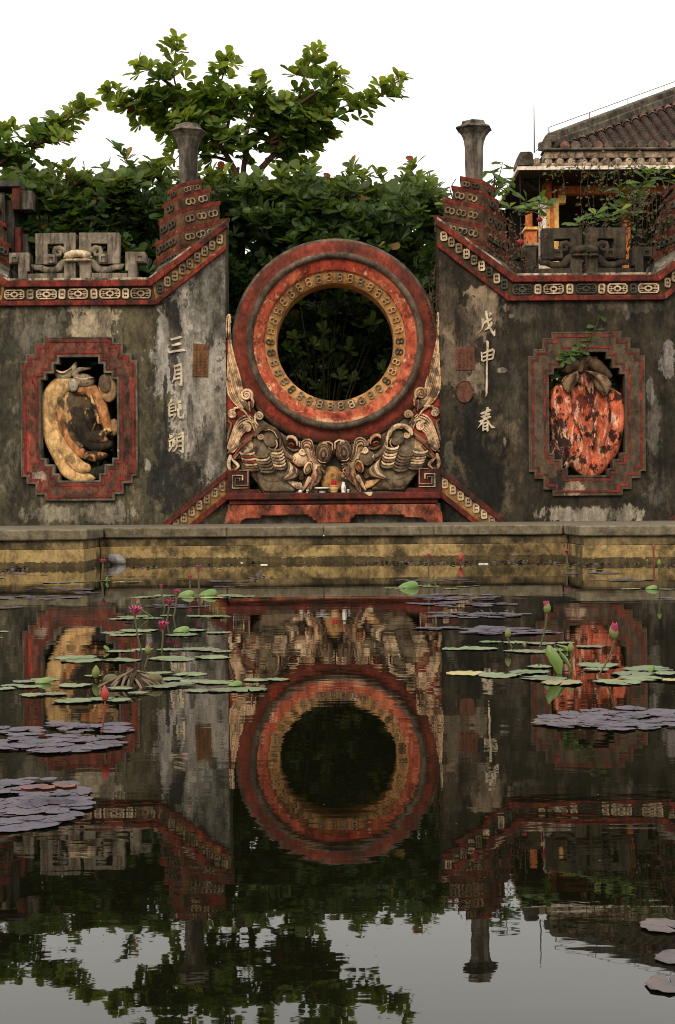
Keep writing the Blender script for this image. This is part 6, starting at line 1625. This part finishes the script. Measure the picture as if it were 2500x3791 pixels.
lily('green lily with a domed folded leaf and one pink bud on a straight stem', GRP, [(1417, 1500, 2178), (1470, 1540, 2172), (1530, 1600, 2168), (1560, 1630, 2172), (1640, 1700, 2180), (1690, 1748, 2174), (1750, 1778, 2170)],
     flowers=[(1587, 2072, 1588, 2166, 26, 'half'), (1613, 2150, 1612, 2176, 18, 'bud')], curled=[(1512, 2176, 36, .1)], seed=16)
lily('broad violet lily mat behind the tall budding stem', GRP, scatter=[(1640, 2150, 170, 6, 16, 14, 26, V), (1690, 2212, 180, 12, 36, 18, 34, V), (1700, 2240, 210, 9, 34, 18, 36, V), (1760, 2278, 210, 12, 36, 22, 38, V)], seed=17)
lily('long violet lily mat lying just behind the green pads', GRP, scatter=[(1740, 2328, 190, 8, 26, 24, 44, V), (1900, 2342, 190, 9, 28, 26, 46, V)], seed=18)
lily('green lily with one tall pink tipped bud and a small green bud', GRP, [(1632, 1740, 2404), (1690, 1850, 2402), (1775, 1860, 2378), (1860, 1960, 2380), (1940, 2060, 2384), (2060, 2130, 2382), (1860, 1930, 2412), (1900, 2040, 2414), (2010, 2110, 2410), (2130, 2238, 2396)],
     flowers=[(2026, 2272, 1994, 2396, 50, 'tip'), (1880, 2362, 1904, 2396, 40, 'bud'), (1943, 2396, 1945, 2398, 24, 'bud')], seed=19)
lily('large green lily with upright leaves and a tall bud, before the red carved fruit reflection', GRP, [(1652, 1800, 2494, 'pad_yellow'), (1760, 1935, 2502), (1885, 2040, 2490), (1933, 2105, 2514), (1944, 2053, 2470), (1998, 2172, 2530, 'pad_yellow'), (2197, 2380, 2528), (2254, 2430, 2498), (2286, 2468, 2514), (2420, 2530, 2496), (2128, 2307, 2466), (2306, 2490, 2480), (2160, 2260, 2482), (2440, 2540, 2522, 'pad_yellow')],
     flowers=[(2276, 2366, 2208, 2494, 64, 'tip'), (2116, 2416, 2118, 2470, 42, 'bud')], seed=20, upright=[([(2074, 2496), (2062, 2450), (2042, 2415), (2034, 2388)], 26), ([(2120, 2490), (2095, 2440), (2062, 2396)], 9), ([(2100, 2412), (2090, 2395), (2060, 2386)], 16), ([(2410, 2492), (2416, 2478), (2420, 2464)], 14)])
lily('wide violet lily mat at the right edge in front of the green pads', GRP, scatter=[(2290, 2665, 270, 42, 100, 28, 54, V), (2060, 2672, 80, 16, 5, 40, 66, 'pad_pink')], seed=21)
lily('small green lily with a cupped leaf and two thin buds at the far right edge', GRP, [(2295, 2375, 2180), (2400, 2440, 2182), (2430, 2500, 2182)], flowers=[(2441, 2096, 2445, 2180, 28, 'bud'), (2420, 2030, 2424, 2092, 18, 'red'), (2398, 2082, 2398, 2090, 14, 'bud')], curled=[(2412, 2182, 22, 0)], seed=22)
lily('small violet pads at the right edge of the pond, middle distance', GRP, scatter=[(2490, 2216, 40, 6, 6, 18, 28, V)], seed=23)
lily('slim violet lily patch between the boulder and the drift below the moon gate', GRP, scatter=[(480, 2134, 90, 3, 12, 10, 20, V), (840, 2153, 95, 4, 18, 12, 24, V), (860, 2172, 70, 3, 8, 10, 20, V)], seed=26)
lily('scattered violet lily pads at the far left beside the ochre wall', GRP, scatter=[(90, 2126, 120, 5, 14, 10, 20, V), (330, 2196, 60, 3, 8, 12, 20, V)], seed=27)
lily('lone red lily bud standing by the far wall', GRP, flowers=[(1705, 2078, 1706, 2090, 36, 'red')], seed=24)
for i, (x0, x1, y, lab) in enumerate(((2366, 2560, 3432, 'large pinkish grey lily pad, farthest of the three cut by the right edge'), (2424, 2600, 3550, 'large pinkish grey lily pad, middle one of the three at the right edge'), (2372, 2600, 3650, 'large blotched lily pad, nearest of the three at the right edge'))):
    lily(lab, 'single large pads at the right edge', [(x0, x1, y, 'pad_pink')], seed=30 + i)

# heap of dead stalks
b0 = wat(491, 2535); hp = thing('stalk_heap', (b0.x, b0.y, 0), 'heap of dead brown lily stalks rising from the water among green pads', 'dead plant')
rg = random.Random(9)
for k in range(64):
    a = math.pi * (1 + (k + .5) / 46) if k < 46 else rg.uniform(0, math.pi)
    L = rg.uniform(.075, .118) * (1 if k % 3 else .8)
    top = at(491 + rg.uniform(-22, 22), 2482 + rg.uniform(-8, 16) - 6 * math.sin(a), b0.y + rg.uniform(-.02, .02))
    e_ = Vector((b0.x + L * 1.12 * math.cos(a), b0.y + L * 1.0 * math.sin(a), -.006)); md = (top + e_) / 2 + Vector((math.cos(a) * .006, math.sin(a) * .006, rg.uniform(-.004, .008)))
    obj('stalk', MB().tube([Vector(q) for q in smooth_pts3([top, md, e_], 4)], [.0036, .0042, .0046, .005, .005, .005, .0048, .0046, .004][:9], 5), M[('stalk', 'stalk_pale', 'stalk')[k % 3]], hp, smooth=True)
for x, y in ((412, 2512), (574, 2510)):
    p = wat(x, y + 26); obj('rotting_tuber', MB().ellipsoid((p.x, p.y, .018), .026, .022, .02, 10, 6), M['stem'], hp, smooth=True)
# curled pink leaves on the near mat
for i, (x, y, lab) in enumerate(((140, 2972, 'withered pink leaf curled up on the nearest violet mat, the outer one'), (215, 2966, 'withered pink leaf curled up on the nearest violet mat, beside a dark hole'))):
    p = wat(x, y); t = thing('withered_leaf', (p.x, p.y, 0), lab, 'dead leaf', 'withered pink leaves')
    b = MB()
    for q in range(7):
        for j in range(4):
            a = j / 3 * 2.3; b.v.append((p.x - .035 + .0117 * q, p.y + .012 * math.cos(a) + .003 * math.sin(q * 2), .02 + .012 * math.sin(a) + .002 * math.cos(q * 2.2)))
    for q in range(6):
        for j in range(3): b.f.append((q * 4 + j, q * 4 + j + 1, q * 4 + j + 5, q * 4 + j + 4))
    obj('leaf_blade', b, M['pink_leaf'], t, smooth=True)

# stones and drift along the pond wall
def boulder(name, label, x0, x1, y0, y1, mat, seed, boxy=False):
    p = wat((x0 + x1) / 2, y1 - 6); d = p.y - CAMY; w = (x1 - x0) / 2 * d / F; h = (y1 - y0) * d / F
    n = MB(); n.ellipsoid((0, 0, 0), 1, .8, 1, 14, 10); vs = []
    for v in n.v:
        q = Vector(v)
        if boxy: q = Vector([math.copysign(abs(c) ** .45, c) for c in q])
        q *= 1 + .16 * noise.noise(q * 1.3 + Vector((seed, 0, 0)))
        vs.append((p.x + q.x * w, p.y + q.y * w * .8, (h * .42 + q.z * h * .58) + q.x * h * (.0 if boxy else -.18)))
    b = MB(); b.v = vs; b.f = n.f
    return tag(obj(name, b, mat, smooth=not boxy, own_origin=True), label, 'stone')
boulder('boulder', 'smooth pale grey boulder in the water at the foot of the pond wall', 394, 468, 2056, 2094, M['granite'], 3)
boulder('stone_slab', 'flat grey stone slab lying in the water by the pond wall corner', 2030, 2112, 2052, 2074, M['granite'], 5, True)
rg = random.Random(15); b = MB()
def crumb(x, y, s):
    p = wat(x, y); d = p.y - CAMY; r = s * d / F; a = rg.uniform(0, 6.28); t_ = rg.uniform(-.5, .5)
    u = Vector((math.cos(a), math.sin(a), t_ * .5)) * r; v = Vector((-math.sin(a), math.cos(a), rg.uniform(-.3, .6))) * r * rg.uniform(.3, .6); c = Vector((p.x, p.y, .004 + abs(t_) * r * .5))
    b.add([c - u, c - v, c + u, c + v + Vector((0, 0, r * .2))], [(0, 1, 2), (0, 2, 3)])
for i in range(900):
    x = rg.uniform(-60, 2560)
    if noise.noise(Vector((x * .011, 1.7, 0))) < -.02: continue
    yb = 2092 if x < 340 else (2088 if x < 900 else 2078)
    yb -= max(0, (x - 900)) * .0055 + (-12 if x > 2150 else 0)
    if x < 330: yb = 2104
    crumb(x, yb + abs(rg.gauss(0, 9)) + 4, rg.uniform(2, 8))
for cx, cy, rx, ry, n in ((70, 2108, 90, 8, 60), (540, 2102, 70, 5, 50), (915, 2080, 70, 8, 60), (960, 2140, 60, 12, 40), (1580, 2085, 150, 6, 90), (1900, 2082, 120, 6, 70), (2150, 2090, 150, 8, 60), (1800, 2270, 130, 18, 40), (1450, 2085, 80, 5, 40)):
    for i in range(n): crumb(cx + rg.gauss(0, rx * .5), cy + rg.gauss(0, ry * .5), rg.uniform(3, 10))
for i in range(260):
    y = 2100 + 1500 * rg.random() ** 2.2; crumb(rg.uniform(-20, 2520), y, rg.uniform(1.5, 4.5) * (1 + (y - 2100) / 1500))
o = obj('floating_litter', b, M['dead_leaf']); o['kind'] = 'stuff'
for i, (x, y, s, lab) in enumerate(((960, 2130, 16, 'dark dead leaf standing up from the drift in the middle of the pond'), (215, 2226, 14, 'dark dead leaf sticking up behind the violet patch near the left edge'))):
    p = wat(x, y); d = p.y - CAMY; r = s * d / F; t = thing('dead_leaf', (p.x, p.y, 0), lab, 'dead leaf', 'dark dead leaves on the water')
    obj('leaf_blade', MB().add([(p.x - r, p.y, 0), (p.x + r * .2, p.y - r * .3, 0), (p.x + r, p.y, r * 1.2), (p.x - r * .1, p.y + r * .2, r * 1.1)], [(0, 1, 2, 3)]), M['dead_leaf'], t)
for i, (x, y, w, lab) in enumerate(((896, 2084, 5, 'scrap of white litter caught in the drift below the moon gate'), (978, 2092, 13, 'pale flat scrap floating beside the drift below the moon gate'), (1790, 2089, 18, 'thin white strip floating by the blackened wall side of the pond'), (316, 2094, 8, 'tiny white scrap by the pond wall corner near the boulder'))):
    p = wat(x, y); d = p.y - CAMY; r = w * d / F
    tag(obj('litter_scrap', MB().box(p.x - r, p.x + r, p.y - r * .5, p.y + r * .4, -.002, .005 + r * .06), M['china'], own_origin=True, bevel=.003), lab, 'litter')
